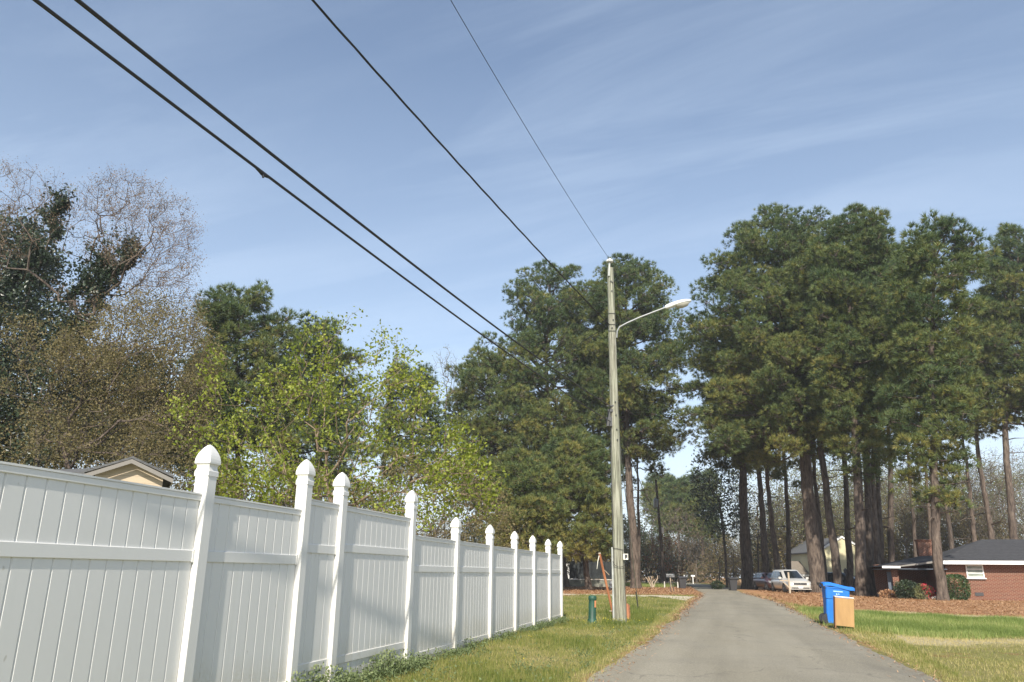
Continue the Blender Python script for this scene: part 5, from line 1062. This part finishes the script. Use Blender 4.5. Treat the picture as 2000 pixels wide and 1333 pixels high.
leafy('bare tree with fine reddish budding twigs and ivy on its limbs, far left', [(60, 1120), (75, 900), (100, 760), (140, 660)], 36, 3.0,
      [([(-40, 420), (0, 325), (60, 330), (150, 380), (200, 350), (150, 480), (60, 560), (-60, 560)], 260), ([(150, 480), (200, 350), (235, 330), (300, 370), (370, 410), (382, 490), (370, 570), (300, 560), (200, 560)], 460),
       ([(100, 560), (250, 540), (390, 580), (395, 660), (300, 690), (150, 680)], 220)],
      61, 'bud_red', .065, 4.2, .15, jit=.025, bark='bark_pine', rt=.0095, rmax=.34, kpath=.22, sub=.6, up=.6, twig=.75, tw=3.5, name='budding_tree')
leafy('brown budding tree with level spreading branches behind the fence, left', [(150, 1120), (140, 960), (120, 860)], 29, 2.6,
      [([(-60, 640), (60, 620), (160, 660), (120, 760), (-60, 800)], 50), ([(120, 660), (260, 590), (380, 610), (420, 690), (410, 800), (250, 800), (120, 760)], 420), ([(60, 780), (200, 780), (410, 800), (400, 890), (150, 900), (60, 880)], 240)],
      62, 'olive_leaf', .085, 8, .22, jit=.03, bark='bark_pine', rt=.009, rmax=.24, kpath=.2, sub=.55, up=.5, twig=.6, tw=3, name='budding_tree')
leafy('dark evergreen tree at the far left edge behind the budding trees', [(-10, 1120), (-10, 950), (-5, 800)], 41, 3.0,
      [([(-120, 520), (-40, 440), (60, 430), (115, 520), (100, 660), (60, 800), (70, 900), (-120, 900)], 520)], 63, 'dark_leaf', .22, 26.0, .42, bark='bark_dark', rt=.012, rmax=.25, sub=.8, twig=.4, tw=1.5, name='evergreen_tree')
leafy('dark evergreen tree filling the gap behind the brown budding tree', [(210, 1120), (215, 980), (220, 880)], 44, 2.6,
      [([(90, 760), (180, 690), (300, 700), (370, 780), (370, 900), (90, 900)], 330)], 64, 'dark_leaf', .22, 26.0, .42, bark='bark_dark', rt=.012, rmax=.25, sub=.8, twig=.4, tw=1.5, name='evergreen_tree')
leafy('brown twiggy thicket tree behind the lime green tree and the fence step', [(850, 1140), (850, 1090), (852, 1040)], 47, 2.4, [([(680, 1090), (700, 960), (800, 910), (900, 900), (960, 950), (1010, 1020), (1010, 1090)], 320)], 71, 'olive_leaf', .15, 7.0, .34, bark='bark_grey', rt=.012, rmax=.16, sub=.8, twig=.5, tw=2, name='thicket_tree')
leafy('low olive thicket tree behind the two tallest fence posts', [(520, 1140), (520, 1080), (522, 1030)], 40, 2.2, [([(380, 1080), (400, 930), (520, 900), (660, 930), (700, 1080)], 260)], 72, 'olive_leaf', .14, 7.0, .34, bark='bark_grey', rt=.012, rmax=.16, sub=.8, twig=.5, tw=2, name='thicket_tree')
leafy('low olive thicket tree behind the tan house roof', [(120, 1140), (120, 1060), (122, 1000)], 39, 2.2, [([(-80, 960), (-60, 850), (120, 800), (300, 820), (400, 900), (400, 980)], 300)], 73, 'olive_leaf', .14, 8.0, .36, bark='bark_grey', rt=.012, rmax=.16, sub=.8, twig=.5, tw=2, name='thicket_tree')
# ivy on the limbs
rv_ = np.random.default_rng(70)
iv = thing('climbing_ivy', 'dark ivy climbing in masses on the limbs of the bare tree, far left', 'ivy', at(60, 1120, 36)*np.array([1, 1, 0]))
for limb in ([(75, 900), (70, 800), (95, 720), (120, 640), (150, 570), (190, 510), (212, 470)], [(40, 640), (60, 560), (85, 500), (105, 440), (112, 400), (120, 380)], [(-20, 620), (10, 560), (40, 520), (80, 480)], [(110, 690), (160, 640), (200, 590)], [(150, 570), (220, 540), (262, 480)]):
    g = Geo(); pts = np.array([at(x, y, 35.6) for x, y in limb]); t = np.linspace(0, len(pts)-1, 90); C = np.stack([np.interp(t, np.arange(len(pts)), pts[:, i]) for i in range(3)], 1)
    w = (.16+.50*np.abs(np.sin(t*2.3+len(limb)))*(1-.45*t/t.max()))*(.75 if len(limb) < 7 else 1.1); P = np.repeat(C, 60, 0); P = P+rv_.normal(size=P.shape)*np.repeat(w, 60)[:, None]*np.array([.75, .75, .8]); path(g, C[::6], .05, 5, 1)
    kp_ = np.sin(P[:, 0]*2.1+P[:, 2]*1.7)+np.sin(P[:, 2]*3.1+P[:, 1]*2)+.5*rv_.normal(size=len(P)) > -1.0; P = P[kp_]+.25*np.stack([np.sin(P[kp_, 2]*4), 0*P[kp_, 2], np.cos(P[kp_, 0]*5)], 1); inst_leaves(g, P, rv_, .17, 0, np.clip(rv_.uniform(0, .7, len(P)), 0, 1), .1); g.build('ivy_mass', ['dark_leaf', 'bark_grey'], iv)
leafy('small pale bare tree rising behind the gap right of the lime green tree', [(868, 1130), (870, 900), (870, 800)], 66, 1.2, [([(842, 760), (848, 690), (870, 678), (890, 690), (895, 770)], 110)], 65, 'pale_leaf', .10, 1.0, .15, bark='bark_grey', rt=.012, rmax=.12, twig=.35, tw=1, name='bare_tree')
leafy('dark broad evergreen tree overhanging the right road edge at the bend', [(1420, 1147), (1415, 1060), (1405, 980)], 84, 3.0,
      [([(1350, 960), (1370, 890), (1410, 850), (1450, 870), (1462, 960), (1455, 1040), (1400, 1050), (1362, 1010)], 330)], 66, 'dark_leaf', .26, 5.0, .42, bark='bark_dark', rt=.016, rmax=.25, sub=1.0, twig=.5, tw=1.5, name='evergreen_tree')
leafy('dark evergreen shrubby tree between the minivan and the twin dark pines', [(1482, 1146), (1480, 1090), (1480, 1050)], 88, 2.0, [([(1455, 1100), (1450, 1010), (1480, 960), (1510, 990), (1512, 1090)], 160)], 67, 'dark_leaf', .24, 4.0, .4, bark='bark_dark', rt=.016, rmax=.15, sub=1.0, name='evergreen_tree')
leafy('red tipped bush under the far dark pole', [(1290, 1142), (1292, 1110), (1294, 1090)], 92, 2.2, [([(1255, 1110), (1265, 1060), (1300, 1042), (1335, 1070), (1340, 1115), (1300, 1120)], 220)], 68, 'photinia_leaf', .22, 5, .35, bark='bark_grey', rt=.014, rmax=.1, sub=.9, name='photinia_bush', cat='bush')
leafy('dark shady evergreen bush behind the pruned pale stems', [(1270, 1142), (1272, 1120), (1274, 1105)], 96, 2.0, [([(1238, 1142), (1235, 1100), (1270, 1080), (1340, 1095), (1338, 1140)], 240)], 69, 'dark_leaf', .26, 5, .4, bark='bark_dark', rt=.014, rmax=.1, sub=.9, name='evergreen_bush', cat='bush')
for k, (lab, px, Y, poly, leaf, n, sz) in enumerate((
        ('yellowish green thicket tree beside the far dark pole', 1262, 105, [(1225, 1080), (1235, 970), (1270, 945), (1310, 985), (1330, 1050), (1310, 1080)], 'pale_leaf', 260, .2),
        ('grey twiggy bare tree at the end of the road, left of the bend', 1325, 100, [(1295, 1090), (1300, 1005), (1330, 990), (1372, 1015), (1380, 1100)], 'dry_leaf', 260, .12),
        ('brown leafless thicket at the end of the road', 1360, 118, [(1325, 1135), (1335, 1060), (1365, 1040), (1395, 1070), (1395, 1130)], 'dry_leaf', 200, .2),
        ('green and brown scrub tree right of the road end', 1405, 108, [(1375, 1130), (1380, 1060), (1405, 1040), (1440, 1060), (1445, 1125)], 'olive_leaf', 200, .24),
        ('reddish brown bare brush behind the right charcoal bin', 1432, 104, [(1410, 1125), (1412, 1070), (1435, 1060), (1455, 1075), (1455, 1125)], 'dry_leaf', 130, .18))):
    leafy(lab, [(px, 1136), (px, 1110), (px, 1090)], Y, 3.0, [(poly, n)], 80+k, leaf, sz, 2.0, .4, bark='bark_grey', rt=.018, rmax=.2, sub=1.0, twig=.8, tw=1.6, name='scrub_tree')
far = 'pines at the far end of the road'
for k, (lab, px, Y, o) in enumerate((
        ('far round topped pine over the road end, left one', 1325, 130, [(938, 1305, 1335), (960, 1285, 1350), (1000, 1280, 1360), (1040, 1290, 1355)]),
        ('far pine over the road end, in the sky gap beside the dark overhanging tree', 1372, 140, [(922, 1355, 1385), (950, 1340, 1400), (1000, 1335, 1405), (1050, 1345, 1400)]),
        ('far small pine crown just right of the far dark pole top', 1290, 138, [(930, 1275, 1305), (945, 1262, 1315), (985, 1260, 1320), (1030, 1265, 1315)]))):
    pine(lab, Y, [(px, 1134), (px, 1040), (px+2, 960), (px, o[0][0]+6)], 7, o, 95+k, 40, .7, sc=1.5, group=far, dead=0)
# background trees: three kinds built once, then copied about behind the pines
def bg_tree(label, name, leaf, bark, seed, size, per, n, h, w, group, clear=.25):
    rng = np.random.default_rng(seed); root = thing(name, label, 'tree', (0, 0, 0), group)
    T = [np.array([0.1*math.sin(q), .1*math.cos(q*2), h*clear*1.3*q/6]) for q in range(7)]
    d = norm(rng.normal(size=(n, 3)))*rng.uniform(.35, 1, (n, 1))**.6; tg_ = d*np.array([w, w, h*(1-clear)/2])+np.array([0, 0, h*(1+clear)/2])
    nodes, par, term = grow(T, tg_, rng, .25, sub=.9); r = pipe(par, .014, rmax=.22); i = np.arange(1, len(par)); big = r[i] > .05
    g = Geo(); tubes(g, nodes[par[i]][big], nodes[i][big], r[par[i]][big], r[i][big], 5); g.build('trunk', bark, root)
    g = Geo(); tubes(g, nodes[par[i]][~big], nodes[i][~big], np.minimum(r[par[i]], .05)[~big], r[i][~big], 3, 1)
    base = nodes[i][r[i] < .04]; B = np.repeat(base, 3, 0); dd = norm(rng.normal(size=B.shape)+UP*.5)*rng.uniform(.4, 1.0, (len(B), 1)); tubes(g, B, B+dd, .012, .006, 3, 1)
    P = np.repeat(np.concatenate([base, B+dd, B+dd*.6]), int(per), 0); P = P+rng.normal(size=P.shape)*.28; inst_leaves(g, P, rng, size, 0, rng.uniform(0, 1, len(P)), .4)
    g.build('crown', [leaf, bark], root); return root
LM = [(-40, 'beyond the left picture edge'), (20, 'behind the ridge end of the tan roof'), (90, 'behind the long tan roof'), (150, 'behind the middle of the tan roof'), (230, 'behind the tan gable'), (300, 'just right of the tan gable'), (330, 'right of the tan gable, farther back'), (420, 'behind the tallest fence post'), (480, 'under the rounded pine'), (560, 'behind the second tall fence post'), (700, 'behind the lime green tree middle'), (740, 'behind the lime green tree right half'), (760, 'behind the fence step'), (860, 'in the gap right of the lime green tree'), (920, 'behind the middle fence panels'), (980, 'behind the fourth last fence post'), (1010, 'behind the third last fence post'), (1020, 'by the far fence panels'), (1060, 'behind the last fence panel'), (1085, 'behind the last fence posts'), (1130, 'behind the dark mesh screen'), (1150, 'behind the right end of the dark mesh screen'), (1210, 'directly behind the wooden pole'), (1235, 'behind the tall pine trunk by the pole'), (1280, 'left of the far dark pole'), (1290, 'behind the far dark pole'), (1330, 'behind the left charcoal bin'), (1350, 'straight down the road end'), (1375, 'right of the road end'), (1400, 'behind the low dark bush'), (1420, 'behind the right charcoal bin'), (1465, 'behind the twin dark pines'), (1475, 'right of the twin dark pines'), (1490, 'behind the maroon car'), (1500, 'above the maroon car'), (1510, 'left of the silver minivan'), (1530, 'above the silver minivan'), (1560, 'above the tan wing roof'), (1575, 'between minivan and thickest trunk'), (1590, 'behind the thickest trunk'), (1595, 'left of the yellow house'), (1625, 'behind the yellow house left roof slope'), (1640, 'behind the yellow gable'), (1670, 'right of the yellow gable'), (1690, 'behind the sunlit trunk'), (1700, 'behind the broad dark trunk'), (1720, 'behind the slim trunks left of the porch'), (1730, 'left of the porch roof'), (1760, 'above the porch roof'), (1780, 'left of the brick chimney'), (1790, 'behind the brick chimney'), (1820, 'right of the brick chimney'), (1830, 'behind the porch corner pine'), (1840, 'right of the porch corner pine'), (1860, 'above the left roof hip'), (1890, 'above the brick house window'), (1900, 'behind the roof peak'), (1925, 'right of the roof peak'), (1945, 'above the roof ridge'), (1950, 'behind the roof ridge'), (1968, 'above the ridge beside the straight pine'), (1985, 'behind the straight pine at the edge'), (2000, 'beyond the ridge at the picture edge'), (2010, 'right of the straight edge pine'), (2030, 'past the right picture edge'), (2060, 'well past the right picture edge')]
LMd = dict(LM)
def place(root, spots, first=True):
    rng = np.random.default_rng(int(spots[0][0])); lab0 = root['label']
    for k, (px, Y, s) in enumerate(spots):
        o = root if k == 0 else copy_tree(root); p = W0(px, 1140, Y); o.location = [float(v) for v in p]
        o['label'] = lab0+', '+LMd[px]; o.rotation_euler = (0, 0, rng.uniform(0, 6.28)); o.scale = (s, s, s*rng.uniform(.95, 1.1))
place(bg_tree('pale green spring tree', 'spring_tree', 'pale_leaf', 'bark_grey', 110, .17, 2, 260, 14, 3.6, 'pale spring trees behind the pines'),
      [(1640, 112, 1.0), (1790, 120, 1.2), (1830, 98, 1.0), (1900, 100, 1.1), (1950, 96, 1.1), (1730, 118, 1.1), (2010, 110, 1.2), (1700, 100, .9), (1590, 122, 1.05), (1760, 96, .95), (1860, 104, 1.0), (1985, 92, 1.0), (1510, 125, .9), (2060, 98, 1.1), (1925, 120, 1.05), (1465, 128, .8), (760, 78, .8), (1020, 110, .9), (1500, 108, 1.3), (1575, 104, 1.3), (1625, 118, 1.4), (1670, 106, 1.2), (1720, 122, 1.4), (1760, 114, 1.3)])
place(bg_tree('bare grey brown tree', 'bare_tree', 'dry_leaf', 'bark_grey', 111, .11, 1, 300, 15, 4.2, 'bare trees behind the pines'),
      [(1780, 84, .95), (1900, 88, 1.0), (1968, 82, .95), (2030, 86, 1.0), (1830, 90, .85), (1560, 116, 1.0), (1670, 124, 1.0), (1720, 112, .9), (1490, 136, 1.0), (1945, 108, 1.1), (1860, 128, 1.2), (560, 62, .8), (330, 58, .8), (90, 56, .9), (-40, 60, 1.0), (230, 66, .9)])
place(bg_tree('low olive scrub tree', 'scrub_tree', 'olive_leaf', 'bark_grey', 112, .20, 3, 240, 8, 3.8, 'olive scrub trees behind the pines', .08),
      [(1530, 118, .9), (1575, 130, 1.0), (1625, 128, .9), (1730, 106, .9), (1790, 110, 1.0), (1840, 112, .9), (1950, 114, .9), (2010, 112, .9), (1860, 96, 1.3), (1760, 92, 1.2), (1925, 90, 1.1), (1475, 120, .8), (1210, 96, .9), (1130, 98, .9), (1060, 92, .8), (980, 92, .8), (860, 84, .8), (740, 72, .7), (480, 62, .7), (1560, 108, 1.4), (1595, 112, 1.5), (1670, 116, 1.5), (300, 54, .7), (150, 50, .7), (20, 50, .8), (1375, 150, 1.0), (1330, 150, 1.0), (1280, 140, 1.0), (1420, 150, 1.0)])
place(bg_tree('dark evergreen tree', 'evergreen_tree', 'dark_leaf', 'bark_dark', 113, .30, 4, 200, 10, 3.4, 'dark evergreens behind the pines', .05),
      [(1500, 150, 1.0), (1235, 118, .9), (1150, 112, .8), (1085, 108, .8), (1010, 104, .8), (920, 98, .8), (700, 76, .8), (560, 74, .9), (420, 70, .9), (1350, 170, 1.0), (1290, 165, 1.0), (1400, 175, 1.1), (1690, 140, .8), (1820, 140, .7), (1595, 150, .8), (2000, 140, .8)])
rg = np.random.default_rng(300); g = Geo()
for x0, x1, ya, yb, n_, hm in ((-30, 170, 120, 165, 1100, 6.0), (-60, 0, 62, 85, 260, 3.2), (42, 85, 74, 105, 420, 4.5), (16, 30, 128, 150, 200, 4.0)):
    cx_ = rg.uniform(x0, x1, n_); cy_ = rg.uniform(ya, yb, n_); hh = hm*rg.uniform(.35, 1.1, n_)
    for v, (mi, share) in enumerate(((0, .5), (1, .3), (2, .2))):
        k_ = rg.uniform(size=n_) < share; C = np.stack([cx_, cy_, hh*.5], 1)[k_]; C = np.repeat(C, 60, 0); H_ = np.repeat(hh[k_], 60)
        d = norm(rg.normal(size=C.shape))*rg.uniform(.4, 1, (len(C), 1)); P = C+d*np.stack([1.0+H_*.35, 1.0+H_*.2, H_*.55], 1); P = P[P[:, 2] > 0]
        P = P[(poly_sd(P[:, :2], ROADP) < -1.0)]; inst_leaves(g, P, rg, .42, mi, rg.uniform(0, 1, len(P)), .3)
tag(g.build('undergrowth', ['olive_leaf', 'dry_leaf', 'dark_leaf']), 'brown and olive undergrowth closing the woods beyond the yards and the road end', None, None, 'stuff')
# shrubs at the house, pruned stems, bushes by the road
sC = lambda px, Y: W0(px, 1160, Y)
shrub('rounded clipped green bush against the brick wall under the window', sC(1867, 46.7), .64, .6, at(1867, 1124, 46.7)[2], 5200, 'box_leaf', .085, 120, box=True, shell=.8)
shrub('dark loose shrub in the shade before the porch', sC(1772, 47.2), .70, .6, at(1772, 1134, 47.2)[2], 2600, 'dark_leaf', .10, 121)
shrub('small shrub with red flowers on its right side beside the porch corner pine', sC(1803, 46.6), .55, .5, at(1803, 1142, 46.6)[2], 1700, 'pale_leaf', .08, 122, 'azalea_shrub', flower='azalea_flower', nf=800)
shrub('low dark rounded bush left of the right charcoal bin', sC(1402, 72), .55, .5, .75, 1300, 'dark_leaf', .11, 123)
shrub('small reddish brown heap of brush beside the porch column', sC(1736, 48.5), .55, .4, .45, 900, 'pine_straw', .12, 124, 'brush_pile', 'brush pile')
for k, (px, Y, h, lab) in enumerate(((60, 23, 2.9, 'olive bush behind the white fence at the far left'), (350, 23.5, 2.9, 'olive bush behind the white fence right of the tan house gable'))):
    shrub(lab, sC(px, Y), 1.5, 1.1, h, 2600, 'olive_leaf', .09, 130+k, shell=.35)
shrub('white flowering shrub under the lime green tree behind the tallest fence posts', W0(455, 1150, 14.6), .9, .7, 2.35, 2600, 'pale_leaf', .06, 133, 'blossoming_shrub', flower='blossom', nf=900, shell=.4)
b0 = W0(1275, 1146, 80); t_ = thing('pruned_shrub', 'pruned pale bare stems of a shrub on the grass bank left of the road', 'shrub', b0); g = Geo(); rs = np.random.default_rng(9)
for dx, h in ((-.62, 1.0), (-.40, 1.05), (-.12, 1.1), (.1, .7), (.48, 1.15)):
    path(g, [b0+[dx*.15, 0, -.05], b0+[dx*.45+rs.normal()*.04, 0, h*.4], b0+[dx*.8+rs.normal()*.05, 0, h*.75], b0+[dx+rs.normal()*.04, 0, h]], [.055, .05, .045, .04], 6)
g.build('stems', 'post_wood', t_)
# ------------------------------------------------------------------ grass, weeds, needles on the ground
rg = np.random.default_rng(200)
def inter(P, F): return poly_sd(P, F)
def blades(name, mt, P, h, w, tint, label, lean=.5, kind='stuff'):
    g = Geo(); k = len(P); az = rg.uniform(0, 6.28, k); s = np.stack([np.cos(az), np.sin(az), 0*az], 1)*(w/2)[:, None]; az2 = rg.uniform(0, 6.28, k)
    tip = P+np.stack([np.cos(az2)*h*lean*rg.uniform(.1, 1, k), np.sin(az2)*h*lean*rg.uniform(.1, 1, k), h], 1)
    V = np.stack([P-s, P+s, tip], 1).reshape(-1, 3); g.add(V, np.arange(3*k).reshape(-1, 3), 0, np.repeat(tint, 3))
    o = g.build(name, mt); tag(o, label, None, None, kind); return o
def zsurf(P):
    z = .035*np.sin(P[:, 0]*.7+1)*np.sin(P[:, 1]*.5)+.02*np.sin(P[:, 0]*2.3+P[:, 1]*1.9); sd_ = poly_sd(P, ROADP); return np.where(sd_ > -.6, 0, z*np.clip((-sd_-.6)/2, 0, 1)), sd_
def scatter_px(n, ylo, yhi, xlo, xhi):
    P = []; Y = 1/rg.uniform(1/yhi, 1/ylo, n)**1.0; X = rg.uniform(xlo, xhi, n); return np.stack([X*0, Y], 1), X
def field_pts(n, y0, y1, xa, xb):
    Y = y0*(y1/y0)**rg.uniform(0, 1, n); X = xa(Y)+(xb(Y)-xa(Y))*rg.uniform(0, 1, n); return np.stack([X, Y], 1)
fx = lambda Y: FA[0]+(Y-FA[1])*FU[0]/FU[1]
P = field_pts(330000, 6, 60, lambda Y: np.where(Y < 23, fx(Y)+.02, fx(23.0)-(Y-23)*.9), lambda Y: Y*0.36+2.0)
z, sd_ = zsurf(P); ss = np.max([poly_sd(P, p) for p in STRAW], 0)
keep = (sd_ < -.02) & (ss < .1) & (rg.uniform(size=len(P)) < np.clip(-sd_/.5+.12, 0, 1)); P, z, sd_ = P[keep], z[keep], sd_[keep]
pat = .5+.22*np.sin(P[:, 0]*1.9+P[:, 1]*.8)+.16*np.sin(P[:, 0]*.7-P[:, 1]*1.3+2)+.25*np.sin(P[:, 0]*5.3+np.sin(P[:, 1]*2.1)*2)*np.sin(P[:, 1]*4.1+P[:, 0]*1.7)
lu = poly_sd(P, LUSH[2]) > -.25
keep = (rg.uniform(size=len(P)) < .42+.58*np.clip(pat, 0, 1)); P, z, pat, lu, sd_ = P[keep], z[keep], pat[keep], lu[keep], sd_[keep]
h = rg.uniform(.025, .075, len(P))*(1+.5*(P[:, 1] > 22))*np.clip(.55+1.1*pat, .5, 1.7)*np.where(lu, 1.8, 1); w = .0035+.00032*P[:, 1]
tt = np.clip(.46-.5*(pat-.5)+rg.normal(0, .22, len(P))+np.where(-sd_ < .35, .25, 0)-np.where(lu, .25, 0), 0, 1)
blades('grass', 'blade_grass', np.stack([P[:, 0], P[:, 1], z], 1), h, w, tt, 'short patchy green and straw coloured grass on the left verge')
P = field_pts(300000, 9, 48, lambda Y: Y*0.30+1.6, lambda Y: Y*0.78+4)
z, sd_ = zsurf(P); ss = np.max([poly_sd(P, p) for p in STRAW], 0); st_ = np.max([poly_sd(P, p) for p in TAN], 0); sl_ = np.max([poly_sd(P, p) for p in LUSH], 0)
pat = .5+.28*np.sin(P[:, 0]*1.3+P[:, 1]*.9)+.22*np.sin(P[:, 0]*.6-P[:, 1]*1.1+2)
ok = (sd_ < -.05) & (ss < .05)
m_ = ok & (sl_ < 0) & (rg.uniform(size=len(P)) < np.where(st_ > -.1, .35, np.where(P[:, 1] < 18.5, .12+.4*pat, .25+.5*pat))); Q = P[m_]
blades('grass', 'blade_grass', np.stack([Q[:, 0], Q[:, 1], z[m_]], 1), rg.uniform(.02, .06, len(Q)), .004+.00035*Q[:, 1], np.clip(.5+.35*(pat[m_]-.5)+rg.normal(0, .22, len(Q))+np.where(st_[m_] > -.15, .5, 0)+.22*(Q[:, 1] < 18.5), 0, 1), 'thin worn grass and dry thatch on the right verge')
m_ = ok & (sl_ > -.7) & (rg.uniform(size=len(P)) < np.clip((sl_+.7)/1.3, 0, 1)*np.clip(.35+1.2*pat, .2, 1)); Q = P[m_]; Q = np.concatenate([Q+rg.normal(size=Q.shape)*.12 for _ in range(3)])
blades('grass', 'lush_grass', np.stack([Q[:, 0], Q[:, 1], 0*Q[:, 0]], 1), rg.uniform(.05, .15, len(Q))*(1+.6*np.sin(Q[:, 0]*2.7)*np.sin(Q[:, 1]*1.9)), .005+.0004*Q[:, 1], np.clip(rg.beta(2, 3, len(Q))+.22*np.sin(Q[:, 0]*1.1+Q[:, 1]*.6), 0, 1), 'lush tall green grass patch right of the blue bin', .6)
Q = field_pts(60000, 62, 100, lambda Y: Y*0.12+1, lambda Y: Y*0.26); m_ = np.max([poly_sd(Q, LUSH[1])], 0) > 0; Q = Q[m_]; Q = np.concatenate([Q+rg.normal(size=Q.shape)*.3 for _ in range(2)])
if len(Q): blades('grass', 'lush_grass', np.stack([Q[:, 0], Q[:, 1], 0*Q[:, 0]], 1), rg.uniform(.15, .4, len(Q)), .03+0*Q[:, 0], np.clip(rg.beta(2, 2, len(Q)), 0, 1), 'bright green grass bank left of the road bend', .5)
# fallen pine needles along the road edges and in the beds
g = Geo(); E_ = []
for pl in (ROAD_L[1:-2], ROAD_R[1:-2]):
    p = np.array(resample(pl, .02)); p = p[(p[:, 1] > 6) & (p[:, 1] < 60)]; E_.append(p+rg.normal(size=p.shape)*np.array([.16, .1]))
E_ = np.concatenate(E_); E_ = E_[rg.uniform(size=len(E_)) < .75]; E_ = E_+rg.normal(size=E_.shape)*.06
Bd = np.concatenate([field_pts(60000, 24, 75, lambda Y: Y*0.28+2, lambda Y: Y*.72+5), field_pts(30000, 46, 84, lambda Y: -Y*.1, lambda Y: Y*.26)]); Bd = Bd[np.max([poly_sd(Bd, p) for p in STRAW], 0) > -.1]; Bd = Bd[poly_sd(Bd, ROADP) < -.05]
Q = np.concatenate([E_, Bd]); zq_ = np.where(np.arange(len(Q)) < len(E_), .012, zsurf(Q)[0]+.01); a = rg.uniform(0, 6.28, len(Q)); L_ = .06+.0035*Q[:, 1]; d = np.stack([np.cos(a), np.sin(a), rg.uniform(0, .35, len(a))], 1)*L_[:, None]; s = np.stack([-np.sin(a), np.cos(a), 0*a], 1)*(.003+.00045*Q[:, 1])[:, None]
B0 = np.stack([Q[:, 0], Q[:, 1], zq_], 1); g.add(np.stack([B0-s, B0+s, B0+d], 1).reshape(-1, 3), np.arange(3*len(Q)).reshape(-1, 3), 0, np.repeat(rg.uniform(0, 1, len(Q)), 3))
tag(g.build('pine_needles', 'pine_straw'), 'fallen brown pine needles along the road edges and in the beds', None, None, 'stuff')
g = Geo(); p = np.concatenate([np.array(resample(ROAD_L[1:7], .05)), np.array(resample(ROAD_R[1:7], .05))]); p = p[(p[:, 1] > 7) & (p[:, 1] < 40)]; p = p[rg.uniform(size=len(p)) < .35]; p = p+rg.normal(size=p.shape)*.14
instances(g, np.array([[.5, 0, 0], [-.3, .45, 0], [-.3, -.45, 0], [.05, 0, .5]]), np.array([[0, 1, 3], [1, 2, 3], [2, 0, 3]]), np.concatenate([p, np.full((len(p), 1), .008)], 1), np.tile(UP, (len(p), 1))+rg.normal(size=(len(p), 3))*.2, rg.uniform(.010, .026, len(p)), rg, 0, .5)
tag(g.build('gravel', 'block_grey'), 'loose pale gravel crumbs along both edges of the asphalt', None, None, 'stuff')
# chickweed along the foot of the fence
g = Geo(); S_ = np.concatenate([rg.uniform(-5.6, -2.0, 240), rg.uniform(-2.4, 9.6, 250)]); P = []
for s_ in S_:
    n_ = rg.integers(14, 40); hgt = rg.uniform(.05, .20)*(1.7 if s_ < -2 else 1.0)*(.4+.6*abs(math.sin(s_*1.7+.6))); c = fp(s_, .05+abs(rg.normal(0, .13)), 0); P.append(c+np.stack([rg.normal(0, .05, n_), rg.normal(0, .05, n_), rg.uniform(0, hgt, n_)], 1))
K_ = field_pts(900, 8, 40, lambda Y: np.where(Y < 23, fx(Y)+.3, Y*.05), lambda Y: Y*.30+.8); K_ = K_[poly_sd(K_, ROADP) < -.3]
for k_ in K_: n_ = rg.integers(5, 16); P.append(np.concatenate([k_+rg.normal(size=(n_, 2))*.06, rg.uniform(.005, .07, (n_, 1))], 1))
P = np.concatenate(P); inst_leaves(g, P, rg, .034, 0, np.clip(rg.uniform(0, .6, len(P))+P[:, 2]*1.6, 0, 1), .6)
tag(g.build('weeds', 'weed_leaf'), 'leafy pale green weeds along the foot of the white fence and dotted through the verge', None, None, 'stuff')
g = Geo(); P = np.concatenate([np.stack([rg.normal(PB[0]-.3, .5, 70), rg.normal(PB[1]-.3, .3, 70), rg.uniform(.04, .14, 70)], 1), np.stack([rg.uniform(1.7, 6.2, 90), rg.uniform(38, 46, 90), rg.uniform(.06, .14, 90)], 1), np.stack([rg.uniform(-.4, 3, 14), rg.uniform(11, 20, 14), rg.uniform(.04, .07, 14)], 1)])
P = P[poly_sd(P[:, :2], ROADP) < -.2]; P = P[(P[:, :2]-FA[:2])@FN[:2] > .1]; inst_leaves(g, np.repeat(P, 3, 0), rg, .02, 0, rg.uniform(0, 1, 3*len(P)), 1.5)
tag(g.build('wildflowers', 'yellow_flower'), 'tiny yellow wildflowers in the grass around the utility pole', None, None, 'stuff')
print('SCENE', len(bpy.data.objects), sum(len(m.polygons) for m in bpy.data.meshes))
